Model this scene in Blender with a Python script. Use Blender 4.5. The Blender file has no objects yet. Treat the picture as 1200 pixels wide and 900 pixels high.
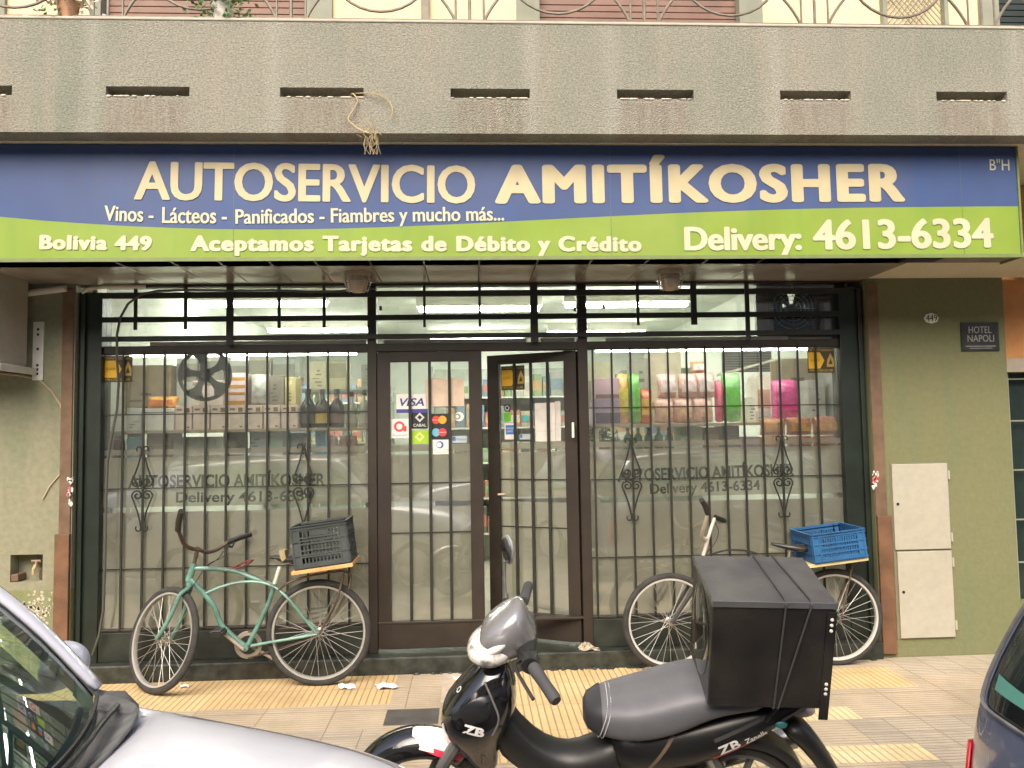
import bpy, bmesh, math, random
from mathutils import Vector, Matrix
from mathutils.bvhtree import BVHTree
random.seed(7)
SC = bpy.context.scene
COL = SC.collection
PI = math.pi
R_ = math.radians

# ------------------------------------------------------------------ camera
FPX = 930.0
CAM = Vector((0.0, -5.5, 1.573))
def cam_axes():
    y, p, r = R_(3.005), R_(3.568), R_(-0.933)
    f = Vector((math.sin(y) * math.cos(p), math.cos(y) * math.cos(p), math.sin(p)))
    rt = Vector((math.cos(y), -math.sin(y), 0.0))
    up = rt.cross(f)
    return math.cos(r) * rt + math.sin(r) * up, -math.sin(r) * rt + math.cos(r) * up, f
CR, CU, CF = cam_axes()
cd = bpy.data.cameras.new("camera")
cam = bpy.data.objects.new("camera", cd)
COL.objects.link(cam)
cd.sensor_width = 36.0
cd.lens = FPX / 1200.0 * 36.0
cd.clip_start = 0.05
cd.clip_end = 600.0
cam.matrix_world = Matrix(((CR.x, CU.x, -CF.x, CAM.x), (CR.y, CU.y, -CF.y, CAM.y), (CR.z, CU.z, -CF.z, CAM.z), (0, 0, 0, 1)))
SC.camera = cam

# ------------------------------------------------------------------ sky, sun, exposure
SUN_EL, SUN_AZ = 44.0, 196.0          # azimuth clockwise from +Y: the sun stands behind the photographer
w = bpy.data.worlds.new("World")
SC.world = w
w.use_nodes = True
nt = w.node_tree
bg = nt.nodes["Background"]
sky = nt.nodes.new("ShaderNodeTexSky")
sky.sky_type = 'NISHITA'
sky.sun_disc = False
sky.sun_elevation = R_(SUN_EL)
sky.sun_rotation = R_(SUN_AZ)
sky.dust_density = 6.0
sky.air_density = 1.0
sky.ozone_density = 1.0
nt.links.new(sky.outputs[0], bg.inputs[0])
bg.inputs[1].default_value = 0.15
sl = bpy.data.lights.new("sun", 'SUN')
sl.energy = 1.5
sl.angle = R_(55)
sl.color = (1.0, 0.93, 0.80)
so = bpy.data.objects.new("sun", sl)
COL.objects.link(so)
az = R_(SUN_AZ)
sd = Vector((math.sin(az) * math.cos(R_(SUN_EL)), math.cos(az) * math.cos(R_(SUN_EL)), math.sin(R_(SUN_EL))))
so.rotation_euler = sd.to_track_quat('Z', 'Y').to_euler()
SC.view_settings.view_transform = 'Standard'
SC.view_settings.look = 'None'
SC.view_settings.gamma = 1.0
SC.view_settings.exposure = 0.97
SC.cycles.max_bounces = 8
SC.cycles.transparent_max_bounces = 16
SC.cycles.caustics_reflective = False
SC.cycles.caustics_refractive = False
SC.cycles.use_denoising = True

# ------------------------------------------------------------------ pixel rays of the 1200 x 900 photograph
def ray(u, v):
    return CR * (u - 600.0) + CU * (450.0 - v) + CF * FPX
def P(u, v, Y):
    d = ray(u, v)
    return CAM + d * ((Y - CAM.y) / d.y)
def PX(u, v, Y): return P(u, v, Y).x
def PZ(u, v, Y): return P(u, v, Y).z
def PP(u, v, p0, n):
    d = ray(u, v)
    return CAM + d * ((Vector(p0) - CAM).dot(n) / d.dot(n))
def G(u, v, z=0.0):
    d = ray(u, v)
    return CAM + d * ((z - CAM.z) / d.z)

# ------------------------------------------------------------------ materials
def mat(name, col, rough=0.6, metal=0.0, var=0.12, scale=6.0, bump=0.0, bscale=80.0, spec=0.5, col2=None, coat=0.0, trans=0.0, detail=5.0, lo=0.35, hi=0.65):
    m = bpy.data.materials.new(name)
    m.use_nodes = True
    n, l = m.node_tree.nodes, m.node_tree.links
    b = n["Principled BSDF"]
    b.inputs["Roughness"].default_value = rough
    b.inputs["Metallic"].default_value = metal
    b.inputs["Specular IOR Level"].default_value = spec
    b.inputs["Coat Weight"].default_value = coat
    b.inputs["Transmission Weight"].default_value = trans
    tc = n.new("ShaderNodeTexCoord")
    ns = n.new("ShaderNodeTexNoise")
    ns.inputs["Scale"].default_value = scale
    ns.inputs["Detail"].default_value = detail
    l.new(tc.outputs["Object"], ns.inputs["Vector"])
    cr = n.new("ShaderNodeValToRGB")
    cr.color_ramp.elements[0].position = lo
    cr.color_ramp.elements[1].position = hi
    c2 = col2 or tuple(min(1, c * (1 + var)) for c in col)
    c1 = col if col2 else tuple(c * (1 - var) for c in col)
    cr.color_ramp.elements[0].color = (*c1, 1)
    cr.color_ramp.elements[1].color = (*c2, 1)
    l.new(ns.outputs["Fac"], cr.inputs["Fac"])
    l.new(cr.outputs["Color"], b.inputs["Base Color"])
    if bump > 0:
        nb = n.new("ShaderNodeTexNoise")
        nb.inputs["Scale"].default_value = bscale
        nb.inputs["Detail"].default_value = 4.0
        l.new(tc.outputs["Object"], nb.inputs["Vector"])
        bp = n.new("ShaderNodeBump")
        bp.inputs["Strength"].default_value = bump
        bp.inputs["Distance"].default_value = 0.01
        l.new(nb.outputs["Fac"], bp.inputs["Height"])
        l.new(bp.outputs["Normal"], b.inputs["Normal"])
    return m

def stained(name, base, patch, streak, rough=0.9, bump=0.5, bscale=90.0, fine=0.10, low=None, low_z=None, drips=None):
    """plaster: large patches, vertical weather streaks, fine grain; optional other paint below low_z"""
    m = bpy.data.materials.new(name)
    m.use_nodes = True
    n, l = m.node_tree.nodes, m.node_tree.links
    b = n["Principled BSDF"]
    b.inputs["Roughness"].default_value = rough
    b.inputs["Specular IOR Level"].default_value = 0.25
    tc = n.new("ShaderNodeTexCoord")
    def noise(scale, sx=1, sz=1, detail=6):
        mp = n.new("ShaderNodeMapping")
        mp.inputs["Scale"].default_value = (sx, 1, sz)
        l.new(tc.outputs["Object"], mp.inputs["Vector"])
        t = n.new("ShaderNodeTexNoise")
        t.inputs["Scale"].default_value = scale
        t.inputs["Detail"].default_value = detail
        l.new(mp.outputs[0], t.inputs["Vector"])
        return t.outputs["Fac"]
    def ramp(src, a, c):
        r = n.new("ShaderNodeMapRange")
        r.inputs["From Min"].default_value = a
        r.inputs["From Max"].default_value = c
        l.new(src, r.inputs["Value"])
        return r.outputs[0]
    def mix(fac, A, B):
        x = n.new("ShaderNodeMix")
        x.data_type = 'RGBA'
        l.new(fac, x.inputs["Factor"])
        for sock, val in ((6, A), (7, B)):
            if isinstance(val, tuple):
                x.inputs[sock].default_value = (*val, 1)
            else:
                l.new(val, x.inputs[sock])
        return x.outputs[2]
    c0 = base
    if low is not None:
        sx = n.new("ShaderNodeSeparateXYZ")
        l.new(tc.outputs["Object"], sx.inputs[0])
        mr = n.new("ShaderNodeMapRange")
        mr.inputs["From Min"].default_value = low_z - 0.004
        mr.inputs["From Max"].default_value = low_z + 0.004
        l.new(sx.outputs["Z"], mr.inputs["Value"])
        c0 = mix(mr.outputs[0], low, base)
    c = mix(ramp(noise(1.3), 0.42, 0.68), c0, patch)
    c = mix(ramp(noise(2.2, sx=3.0, sz=0.35), 0.52, 0.78), c, streak)
    if drips:
        def M(op, a, b_=None):
            x = n.new("ShaderNodeMath"); x.operation = op
            for k_, q_ in enumerate((a, b_)):
                if q_ is None: continue
                if isinstance(q_, (int, float)): x.inputs[k_].default_value = q_
                else: l.new(q_, x.inputs[k_])
            return x.outputs[0]
        sp = n.new("ShaderNodeSeparateXYZ"); l.new(tc.outputs["Object"], sp.inputs[0])
        wob = M('MULTIPLY', M('SUBTRACT', noise(5.0, detail=4), .5), .16)
        xx = M('ADD', sp.outputs[0], wob)
        acc = None
        for c_, h_ in drips['x']:
            d_ = M('SUBTRACT', h_, M('ABSOLUTE', M('SUBTRACT', xx, c_)))
            acc = d_ if acc is None else M('MAXIMUM', acc, d_)
        mask = M('MULTIPLY', ramp(acc, -.03, .05), ramp(sp.outputs[2], drips['z'] + .004, drips['z'] - .004))
        mask = M('MULTIPLY', mask, ramp(noise(7.0, sx=4.0, sz=.6), .30, .62))
        c = mix(M('MULTIPLY', mask, .5), c, drips['col'])
        jt = None
        for jx in drips['joints']:
            d_ = M('ABSOLUTE', M('SUBTRACT', M('ADD', sp.outputs[0], M('MULTIPLY', wob, .35)), jx))
            jt = d_ if jt is None else M('MINIMUM', jt, d_)
        c = mix(M('MULTIPLY', ramp(jt, .075, .01), .45), c, drips['joint_col'])
    g = n.new("ShaderNodeMix")
    g.data_type = 'RGBA'
    g.blend_type = 'MULTIPLY'
    g.inputs["Factor"].default_value = 1.0
    fr = n.new("ShaderNodeMapRange")
    fr.inputs["From Min"].default_value = 0.3
    fr.inputs["From Max"].default_value = 0.7
    fr.inputs["To Min"].default_value = 1 - fine
    fr.inputs["To Max"].default_value = 1 + fine
    l.new(noise(bscale * 0.7, detail=3), fr.inputs["Value"])
    l.new(c, g.inputs[6])
    l.new(fr.outputs[0], g.inputs[7])
    l.new(g.outputs[2], b.inputs["Base Color"])
    bp = n.new("ShaderNodeBump")
    bp.inputs["Strength"].default_value = bump
    bp.inputs["Distance"].default_value = 0.012
    l.new(noise(bscale, detail=4), bp.inputs["Height"])
    l.new(bp.outputs["Normal"], b.inputs["Normal"])
    return m

def glass(name, tint=(1, 1, 1), gloss=(1, 1, 1), rough=0.02, ior=1.5, extra=0.0, dirt=0.0):
    """a thin pane: clear, with a Fresnel reflection and a little dirt"""
    m = bpy.data.materials.new(name)
    m.use_nodes = True
    n, l = m.node_tree.nodes, m.node_tree.links
    n.remove(n["Principled BSDF"])
    out = n["Material Output"]
    tr = n.new("ShaderNodeBsdfTransparent")
    tr.inputs[0].default_value = (*tint, 1)
    gl = n.new("ShaderNodeBsdfGlossy")
    gl.inputs["Color"].default_value = (*gloss, 1)
    gl.inputs["Roughness"].default_value = rough
    fr = n.new("ShaderNodeFresnel")
    fr.inputs["IOR"].default_value = ior
    ad = n.new("ShaderNodeMath")
    ad.operation = 'ADD'
    ad.inputs[1].default_value = extra
    l.new(fr.outputs[0], ad.inputs[0])
    mx = n.new("ShaderNodeMixShader")
    l.new(ad.outputs[0], mx.inputs[0])
    l.new(tr.outputs[0], mx.inputs[1])
    l.new(gl.outputs[0], mx.inputs[2])
    last = mx.outputs[0]
    if dirt > 0:
        df = n.new("ShaderNodeBsdfDiffuse")
        df.inputs[0].default_value = (0.55, 0.56, 0.50, 1)
        tc = n.new("ShaderNodeTexCoord")
        ns = n.new("ShaderNodeTexNoise")
        ns.inputs["Scale"].default_value = 5.0
        ns.inputs["Detail"].default_value = 8.0
        l.new(tc.outputs["Object"], ns.inputs["Vector"])
        mr = n.new("ShaderNodeMapRange")
        mr.inputs["From Min"].default_value = 0.35
        mr.inputs["From Max"].default_value = 0.8
        mr.inputs["To Min"].default_value = dirt * 0.4
        mr.inputs["To Max"].default_value = dirt * 1.6
        l.new(ns.outputs["Fac"], mr.inputs["Value"])
        m2 = n.new("ShaderNodeMixShader")
        l.new(mr.outputs[0], m2.inputs[0])
        l.new(last, m2.inputs[1])
        l.new(df.outputs[0], m2.inputs[2])
        last = m2.outputs[0]
    l.new(last, out.inputs[0])
    return m

def film(name, col, opacity, streak=0.1):
    """frosted vinyl on glass: part diffuse, part clear"""
    m = bpy.data.materials.new(name)
    m.use_nodes = True
    n, l = m.node_tree.nodes, m.node_tree.links
    n.remove(n["Principled BSDF"])
    out = n["Material Output"]
    df = n.new("ShaderNodeBsdfDiffuse")
    tl = n.new("ShaderNodeBsdfTranslucent")
    tl.inputs[0].default_value = (*col, 1)
    tr = n.new("ShaderNodeBsdfTransparent")
    tc = n.new("ShaderNodeTexCoord")
    mp = n.new("ShaderNodeMapping")
    mp.inputs["Scale"].default_value = (2.5, 1, 0.8)
    l.new(tc.outputs["Object"], mp.inputs[0])
    ns = n.new("ShaderNodeTexNoise")
    ns.inputs["Scale"].default_value = 2.0
    ns.inputs["Detail"].default_value = 6.0
    l.new(mp.outputs[0], ns.inputs["Vector"])
    cr = n.new("ShaderNodeValToRGB")
    cr.color_ramp.elements[0].position = 0.3
    cr.color_ramp.elements[1].position = 0.7
    cr.color_ramp.elements[0].color = (*[c * (1 - streak) for c in col], 1)
    cr.color_ramp.elements[1].color = (*[min(1, c * (1 + streak)) for c in col], 1)
    l.new(ns.outputs["Fac"], cr.inputs[0])
    l.new(cr.outputs[0], df.inputs[0])
    a = n.new("ShaderNodeMixShader")
    a.inputs[0].default_value = 0.40
    l.new(df.outputs[0], a.inputs[1])
    l.new(tl.outputs[0], a.inputs[2])
    c = n.new("ShaderNodeMixShader")
    c.inputs[0].default_value = opacity
    l.new(tr.outputs[0], c.inputs[1])
    l.new(a.outputs[0], c.inputs[2])
    l.new(c.outputs[0], out.inputs[0])
    return m

def emit(name, col, strength):
    m = bpy.data.materials.new(name)
    m.use_nodes = True
    b = m.node_tree.nodes["Principled BSDF"]
    b.inputs["Base Color"].default_value = (*col, 1)
    b.inputs["Emission Color"].default_value = (*col, 1)
    b.inputs["Emission Strength"].default_value = strength
    return m

def tiles(name, cA, cB, groove, axis, pitch=0.033, unit=0.2):
    """ribbed cement tiles: ribs along one axis, joints every unit"""
    m = bpy.data.materials.new(name)
    m.use_nodes = True
    n, l = m.node_tree.nodes, m.node_tree.links
    b = n["Principled BSDF"]
    b.inputs["Roughness"].default_value = 0.75
    b.inputs["Specular IOR Level"].default_value = 0.35
    tc = n.new("ShaderNodeTexCoord")
    sx = n.new("ShaderNodeSeparateXYZ")
    l.new(tc.outputs["Object"], sx.inputs[0])
    def M(op, a, bb):
        x = n.new("ShaderNodeMath")
        x.operation = op
        for i, q in enumerate((a, bb)):
            if q is None: continue
            if isinstance(q, (int, float)): x.inputs[i].default_value = q
            else: l.new(q, x.inputs[i])
        return x.outputs[0]
    def tri(src, p):       # distance from the nearest line, 0 on the line, 0.5 half way
        f = M('FRACT', M('DIVIDE', src, p), None)
        return M('MINIMUM', f, M('SUBTRACT', 1.0, f))
    rib = tri(sx.outputs[0 if axis == 'x' else 1], pitch)
    gx = M('MULTIPLY', tri(sx.outputs[0], unit), unit)
    gy = M('MULTIPLY', tri(sx.outputs[1], unit), unit)
    joint = M('MINIMUM', gx, gy)
    def step(src, a, c):
        r = n.new("ShaderNodeMapRange")
        r.inputs["From Min"].default_value = a
        r.inputs["From Max"].default_value = c
        l.new(src, r.inputs["Value"])
        return r.outputs[0]
    h = M('MULTIPLY', step(rib, 0.03, 0.14), step(joint, 0.001, 0.004))
    ns = n.new("ShaderNodeTexNoise")
    ns.inputs["Scale"].default_value = 3.0
    ns.inputs["Detail"].default_value = 8.0
    ns.inputs["Roughness"].default_value = 0.65
    l.new(tc.outputs["Object"], ns.inputs["Vector"])
    # every tile its own tone
    wn = n.new("ShaderNodeTexWhiteNoise")
    wn.noise_dimensions = '2D'
    sn = n.new("ShaderNodeVectorMath")
    sn.operation = 'SNAP'
    sn.inputs[1].default_value = (unit, unit, 1)
    l.new(tc.outputs["Object"], sn.inputs[0])
    l.new(sn.outputs[0], wn.inputs[0])
    f = M('ADD', M('MULTIPLY', step(ns.outputs["Fac"], 0.35, 0.65), 0.65), M('MULTIPLY', wn.outputs[0], 0.35))
    mx = n.new("ShaderNodeMix")
    mx.data_type = 'RGBA'
    l.new(f, mx.inputs["Factor"])
    mx.inputs[6].default_value = (*cA, 1)
    mx.inputs[7].default_value = (*cB, 1)
    def nz(sc_, a, c, lo_, hi_):
        t_ = n.new("ShaderNodeTexNoise"); t_.inputs["Scale"].default_value = sc_; t_.inputs["Detail"].default_value = 9.0; t_.inputs["Roughness"].default_value = .68
        l.new(tc.outputs["Object"], t_.inputs["Vector"])
        r = n.new("ShaderNodeMapRange")
        for k_, v_ in (("From Min", a), ("From Max", c), ("To Min", lo_), ("To Max", hi_)): r.inputs[k_].default_value = v_
        l.new(t_.outputs["Fac"], r.inputs["Value"])
        return r.outputs[0]
    dirt = M('MULTIPLY', M('MULTIPLY', nz(1.1, .38, .62, .78, 1.06), nz(26, .60, .72, 1.0, .72)), nz(90, .3, .7, .88, 1.1))
    md = n.new("ShaderNodeMix"); md.data_type = 'RGBA'; md.blend_type = 'MULTIPLY'; md.inputs["Factor"].default_value = 1.0
    l.new(mx.outputs[2], md.inputs[6]); l.new(dirt, md.inputs[7])
    mx = md
    m2 = n.new("ShaderNodeMix")
    m2.data_type = 'RGBA'
    l.new(h, m2.inputs["Factor"])
    m2.inputs[6].default_value = (*groove, 1)
    l.new(mx.outputs[2], m2.inputs[7])
    l.new(m2.outputs[2], b.inputs["Base Color"])
    bp = n.new("ShaderNodeBump")
    bp.inputs["Strength"].default_value = 0.7
    bp.inputs["Distance"].default_value = 0.006
    l.new(h, bp.inputs["Height"])
    l.new(bp.outputs["Normal"], b.inputs["Normal"])
    return m

MT = {}
MT['stucco'] = stained('stucco', (0.268, 0.258, 0.208), (0.215, 0.225, 0.175), (0.30, 0.268, 0.218), bump=1.0, bscale=110, fine=0.24, drips=dict(x=[((PX(a, 107, -1.0) + PX(b, 107, -1.0)) / 2, (PX(b, 107, -1.0) - PX(a, 107, -1.0)) / 2) for a, b in ((-95, 14), (124, 222), (328, 426), (528, 621), (723, 813), (914, 997), (1097, 1180))], z=3.50, col=(.195, .150, .118), joints=[PX(u, 60, -1.0) for u in (108, 322, 622, 716, 908, 1186)], joint_col=(.33, .32, .27)))
MT['soffit_plaster'] = stained('soffit plaster', (0.64, 0.57, 0.42), (0.58, 0.53, 0.39), (0.66, 0.58, 0.43), bump=0.2)
MT['beige_wall'] = stained('beige wall', (0.255, 0.250, 0.170), (0.205, 0.215, 0.140), (0.29, 0.268, 0.185), bump=0.35, bscale=40, fine=0.08, low=(0.20, 0.22, 0.095), low_z=0.605)
MT['green_wall'] = stained('green wall', (0.172, 0.180, 0.092), (0.190, 0.186, 0.098), (0.150, 0.180, 0.098), bump=0.25, bscale=40, fine=0.05)
MT['efflor'] = mat('efflorescence', (0.5, 0.46, 0.34), 0.95, var=0.2, scale=30)
MT['brown_paint'] = mat('brown paint', (0.15, 0.092, 0.055), 0.7, var=0.2, scale=9, bump=0.2)
MT['wood_board'] = mat('wood board', (0.15, 0.075, 0.038), 0.65, var=0.25, scale=7, bump=0.2)
MT['dark_green'] = mat('dark green paint', (0.011, 0.018, 0.012), 0.45, var=0.3, scale=4)
MT['frame'] = mat('brown frame paint', (0.024, 0.016, 0.010), 0.55, var=0.2, scale=6)
MT['bar'] = mat('dark bar paint', (0.016, 0.017, 0.012), 0.55, var=0.3, scale=20)
MT['plinth'] = mat('plinth', (0.014, 0.018, 0.012), 0.6, var=0.5, scale=7, bump=0.2)
MT['granite'] = mat('granite', (0.028, 0.032, 0.026), 0.35, var=0.5, scale=14, bump=0.15, detail=10)
MT['soffit'] = mat('soffit sheet', (0.46, 0.41, 0.34), 0.2, metal=0.35, var=0.12, scale=3)
MT['sign_blue'] = stained('sign blue', (0.054, 0.086, 0.20), (0.070, 0.098, 0.20), (0.048, 0.088, 0.225), rough=.42, bump=.02, bscale=6, fine=.05)
MT['sign_green'] = stained('sign green', (0.205, 0.30, 0.040), (0.23, 0.31, 0.06), (0.18, 0.285, 0.048), rough=.42, bump=.02, bscale=6, fine=.05)
MT['cream'] = mat('cream lettering', (0.50, 0.425, 0.25), 0.5, var=0.06)
MT['palecream'] = mat('pale lettering', (0.50, 0.48, 0.32), 0.5, var=0.06)
MT['cream_wall'] = mat('cream wall', (0.72, 0.58, 0.36), 0.85, var=0.06, bump=0.2)
MT['greygreen'] = mat('grey green trim', (0.24, 0.25, 0.19), 0.8, var=0.1)
MT['shutter'] = mat('roller shutter', (0.19, 0.105, 0.075), 0.6, var=0.15, scale=5)
MT['rail'] = mat('railing paint', (0.17, 0.14, 0.105), 0.5, var=0.2, scale=20)
MT['white_wall'] = mat('interior white', (0.70, 0.73, 0.66), 0.8, var=0.03)
MT['int_floor'] = mat('interior floor', (0.35, 0.33, 0.27), 0.4, var=0.1)
MT['pane'] = glass('window glass', (0.94, 0.96, 0.93), dirt=0.08, extra=0.10)
MT['film_hi'] = film('frosted film', (0.78, 0.71, 0.60), 0.58)
MT['film_lo'] = film('dense frosted film', (0.76, 0.70, 0.60), 0.95, 0.14)
MT['film_door'] = film('door frosted film', (0.76, 0.71, 0.61), 0.90, 0.14)
MT['cut'] = film('cut lettering', (0.10, 0.105, 0.09), 0.62)
MT['tube'] = emit('tube light', (0.99, 1.0, 0.92), 50.0)
MT['tube2'] = emit('slim tube', (0.97, 1.0, 0.93), 22.0)
MT['white'] = mat('white plastic', (0.74, 0.72, 0.64), 0.5, var=0.05)
MT['offwhite'] = stained('off white enamel', (0.41, 0.385, 0.31), (0.36, 0.34, 0.265), (0.43, 0.39, 0.30), rough=.55, bump=.05, bscale=30, fine=.06)
MT['black'] = mat('black plastic', (0.017, 0.017, 0.016), 0.4, var=0.2)
MT['blackgloss'] = mat('black gloss paint', (0.008, 0.008, 0.009), 0.08, coat=1.0, var=0.1)
MT['rubber'] = mat('rubber', (0.036, 0.035, 0.032), 0.85, var=0.25, scale=20, bump=0.3, bscale=150)
MT['alu'] = mat('alloy rim', (0.46, 0.45, 0.41), 0.35, metal=0.5, var=0.1)
MT['steel'] = mat('steel', (0.45, 0.43, 0.38), 0.35, metal=0.9, var=0.15, scale=15)
MT['rust'] = mat('rusty steel', (0.12, 0.085, 0.06), 0.6, metal=0.4, var=0.3, scale=20)
MT['teal'] = mat('teal bicycle paint', (0.105, 0.225, 0.18), 0.4, var=0.3, scale=9, coat=0.3)
MT['redbrown'] = mat('red brown paint', (0.16, 0.035, 0.025), 0.5, var=0.2)
MT['pine'] = mat('pine board', (0.66, 0.36, 0.13), 0.6, var=0.15, scale=8)
MT['crate_grey'] = mat('grey crate plastic', (0.055, 0.065, 0.062), 0.5, var=0.2)
MT['crate_blue'] = mat('blue crate plastic', (0.028, 0.115, 0.26), 0.45, var=0.15)
MT['seat'] = mat('grey seat vinyl', (0.115, 0.115, 0.125), 0.5, var=0.08, scale=12, bump=0.12, bscale=260)
MT['thread'] = mat('seam thread', (0.45, 0.45, 0.45), 0.7)
MT['cowl'] = mat('graphite paint', (0.27, 0.26, 0.26), 0.25, metal=0.4, coat=0.6, var=0.05)
MT['lens'] = mat('clear lens', (0.26, 0.24, 0.21), 0.05, col2=(0.80, 0.78, 0.72), scale=34, lo=.34, hi=.52, coat=1.0)
MT['red'] = mat('red plastic', (0.55, 0.02, 0.03), 0.3, var=0.08)
MT['whitepaint'] = mat('white paint', (0.80, 0.79, 0.76), 0.25, coat=0.5, var=0.03)
MT['boxskin'] = mat('box skin', (0.012, 0.011, 0.010), 0.27, col2=(.028, .024, .020), scale=5, coat=0.25, bump=0.04, bscale=30)
MT['boxlid'] = mat('scuffed box lid', (0.050, 0.048, 0.052), 0.5, col2=(0.10, 0.098, 0.088), scale=5, lo=0.4, hi=0.75, bump=0.15, bscale=90)
MT['boxtrim'] = mat('box trim', (0.30, 0.30, 0.30), 0.2, metal=0.8)
MT['silver'] = mat('silver car paint', (0.70, 0.70, 0.77), 0.25, metal=0.05, coat=1.0, var=0.02)
MT['bluegrey'] = mat('blue grey car paint', (0.19, 0.215, 0.32), 0.25, metal=0.4, coat=1.0, var=0.03)
MT['carglass'] = glass('tinted car glass', (0.62, 0.84, 0.73), rough=0.015, ior=1.5, extra=0.10)
MT['dash'] = mat('dashboard', (0.26, 0.31, 0.28), 0.7, var=0.2)
MT['cowlgrey'] = mat('weathered black plastic', (0.12, 0.118, 0.115), 0.6, var=0.3, scale=12)
MT['asphalt'] = mat('asphalt', (0.05, 0.05, 0.05), 0.9, var=0.3, scale=12, bump=0.4)
MT['kerb'] = mat('kerb stone', (0.28, 0.27, 0.25), 0.85, var=0.15, bump=0.2)
MT['tile_yellow'] = tiles('yellow ribbed tile', (0.58, 0.41, 0.20), (0.70, 0.52, 0.28), (0.40, 0.27, 0.13), 'x', 0.04, 0.4)
MT['tile_yellow_flat'] = tiles('pale yellow ribbed tile', (0.66, 0.53, 0.30), (0.76, 0.63, 0.38), (0.50, 0.39, 0.22), 'x', 0.04, 0.4)
MT['tile_pink'] = tiles('pinkish ribbed tile', (0.44, 0.36, 0.25), (0.56, 0.46, 0.33), (0.30, 0.24, 0.165), 'y', 0.033, 0.4)
MT['tile_grey'] = tiles('greyish ribbed tile', (0.40, 0.34, 0.26), (0.50, 0.43, 0.33), (0.27, 0.225, 0.165), 'y', 0.033, 0.2)
MT['cement'] = mat('cement patch', (0.48, 0.40, 0.31), 0.9, var=0.15, scale=9, bump=0.2)
MT['iron'] = mat('iron cover', (0.12, 0.115, 0.105), 0.6, metal=0.5, var=0.2, bump=0.3, bscale=60)
MT['paper'] = mat('litter paper', (0.80, 0.78, 0.74), 0.8, var=0.04)
MT['twig'] = mat('dry twig', (0.42, 0.33, 0.18), 0.8, var=0.2)
MT['leaf'] = mat('leaf green', (0.10, 0.20, 0.05), 0.6, var=0.35, scale=15)
MT['petal'] = mat('pale blossom', (0.62, 0.48, 0.40), 0.7, var=0.2, scale=20)
MT['cable'] = mat('grey cable', (0.07, 0.072, 0.055), 0.6)
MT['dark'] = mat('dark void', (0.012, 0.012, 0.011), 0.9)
MT['orange'] = mat('orange wall', (0.52, 0.24, 0.085), 0.85, var=0.1, bump=0.2)

CC = {}
def CB(r, g, b, rough=0.2):
    k = ('bag', r, g, b, rough)
    if k not in CC: CC[k] = mat('wrinkled film %d' % len(CC), (r, g, b), rough, var=0.22, scale=22, bump=1.0, bscale=26, coat=.5)
    return CC[k]
def C(r, g, b, rough=0.5):
    k = (r, g, b, rough)
    if k not in CC:
        CC[k] = mat('coloured %d' % len(CC), (r, g, b), rough, var=0.08, scale=14)
    return CC[k]

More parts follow.
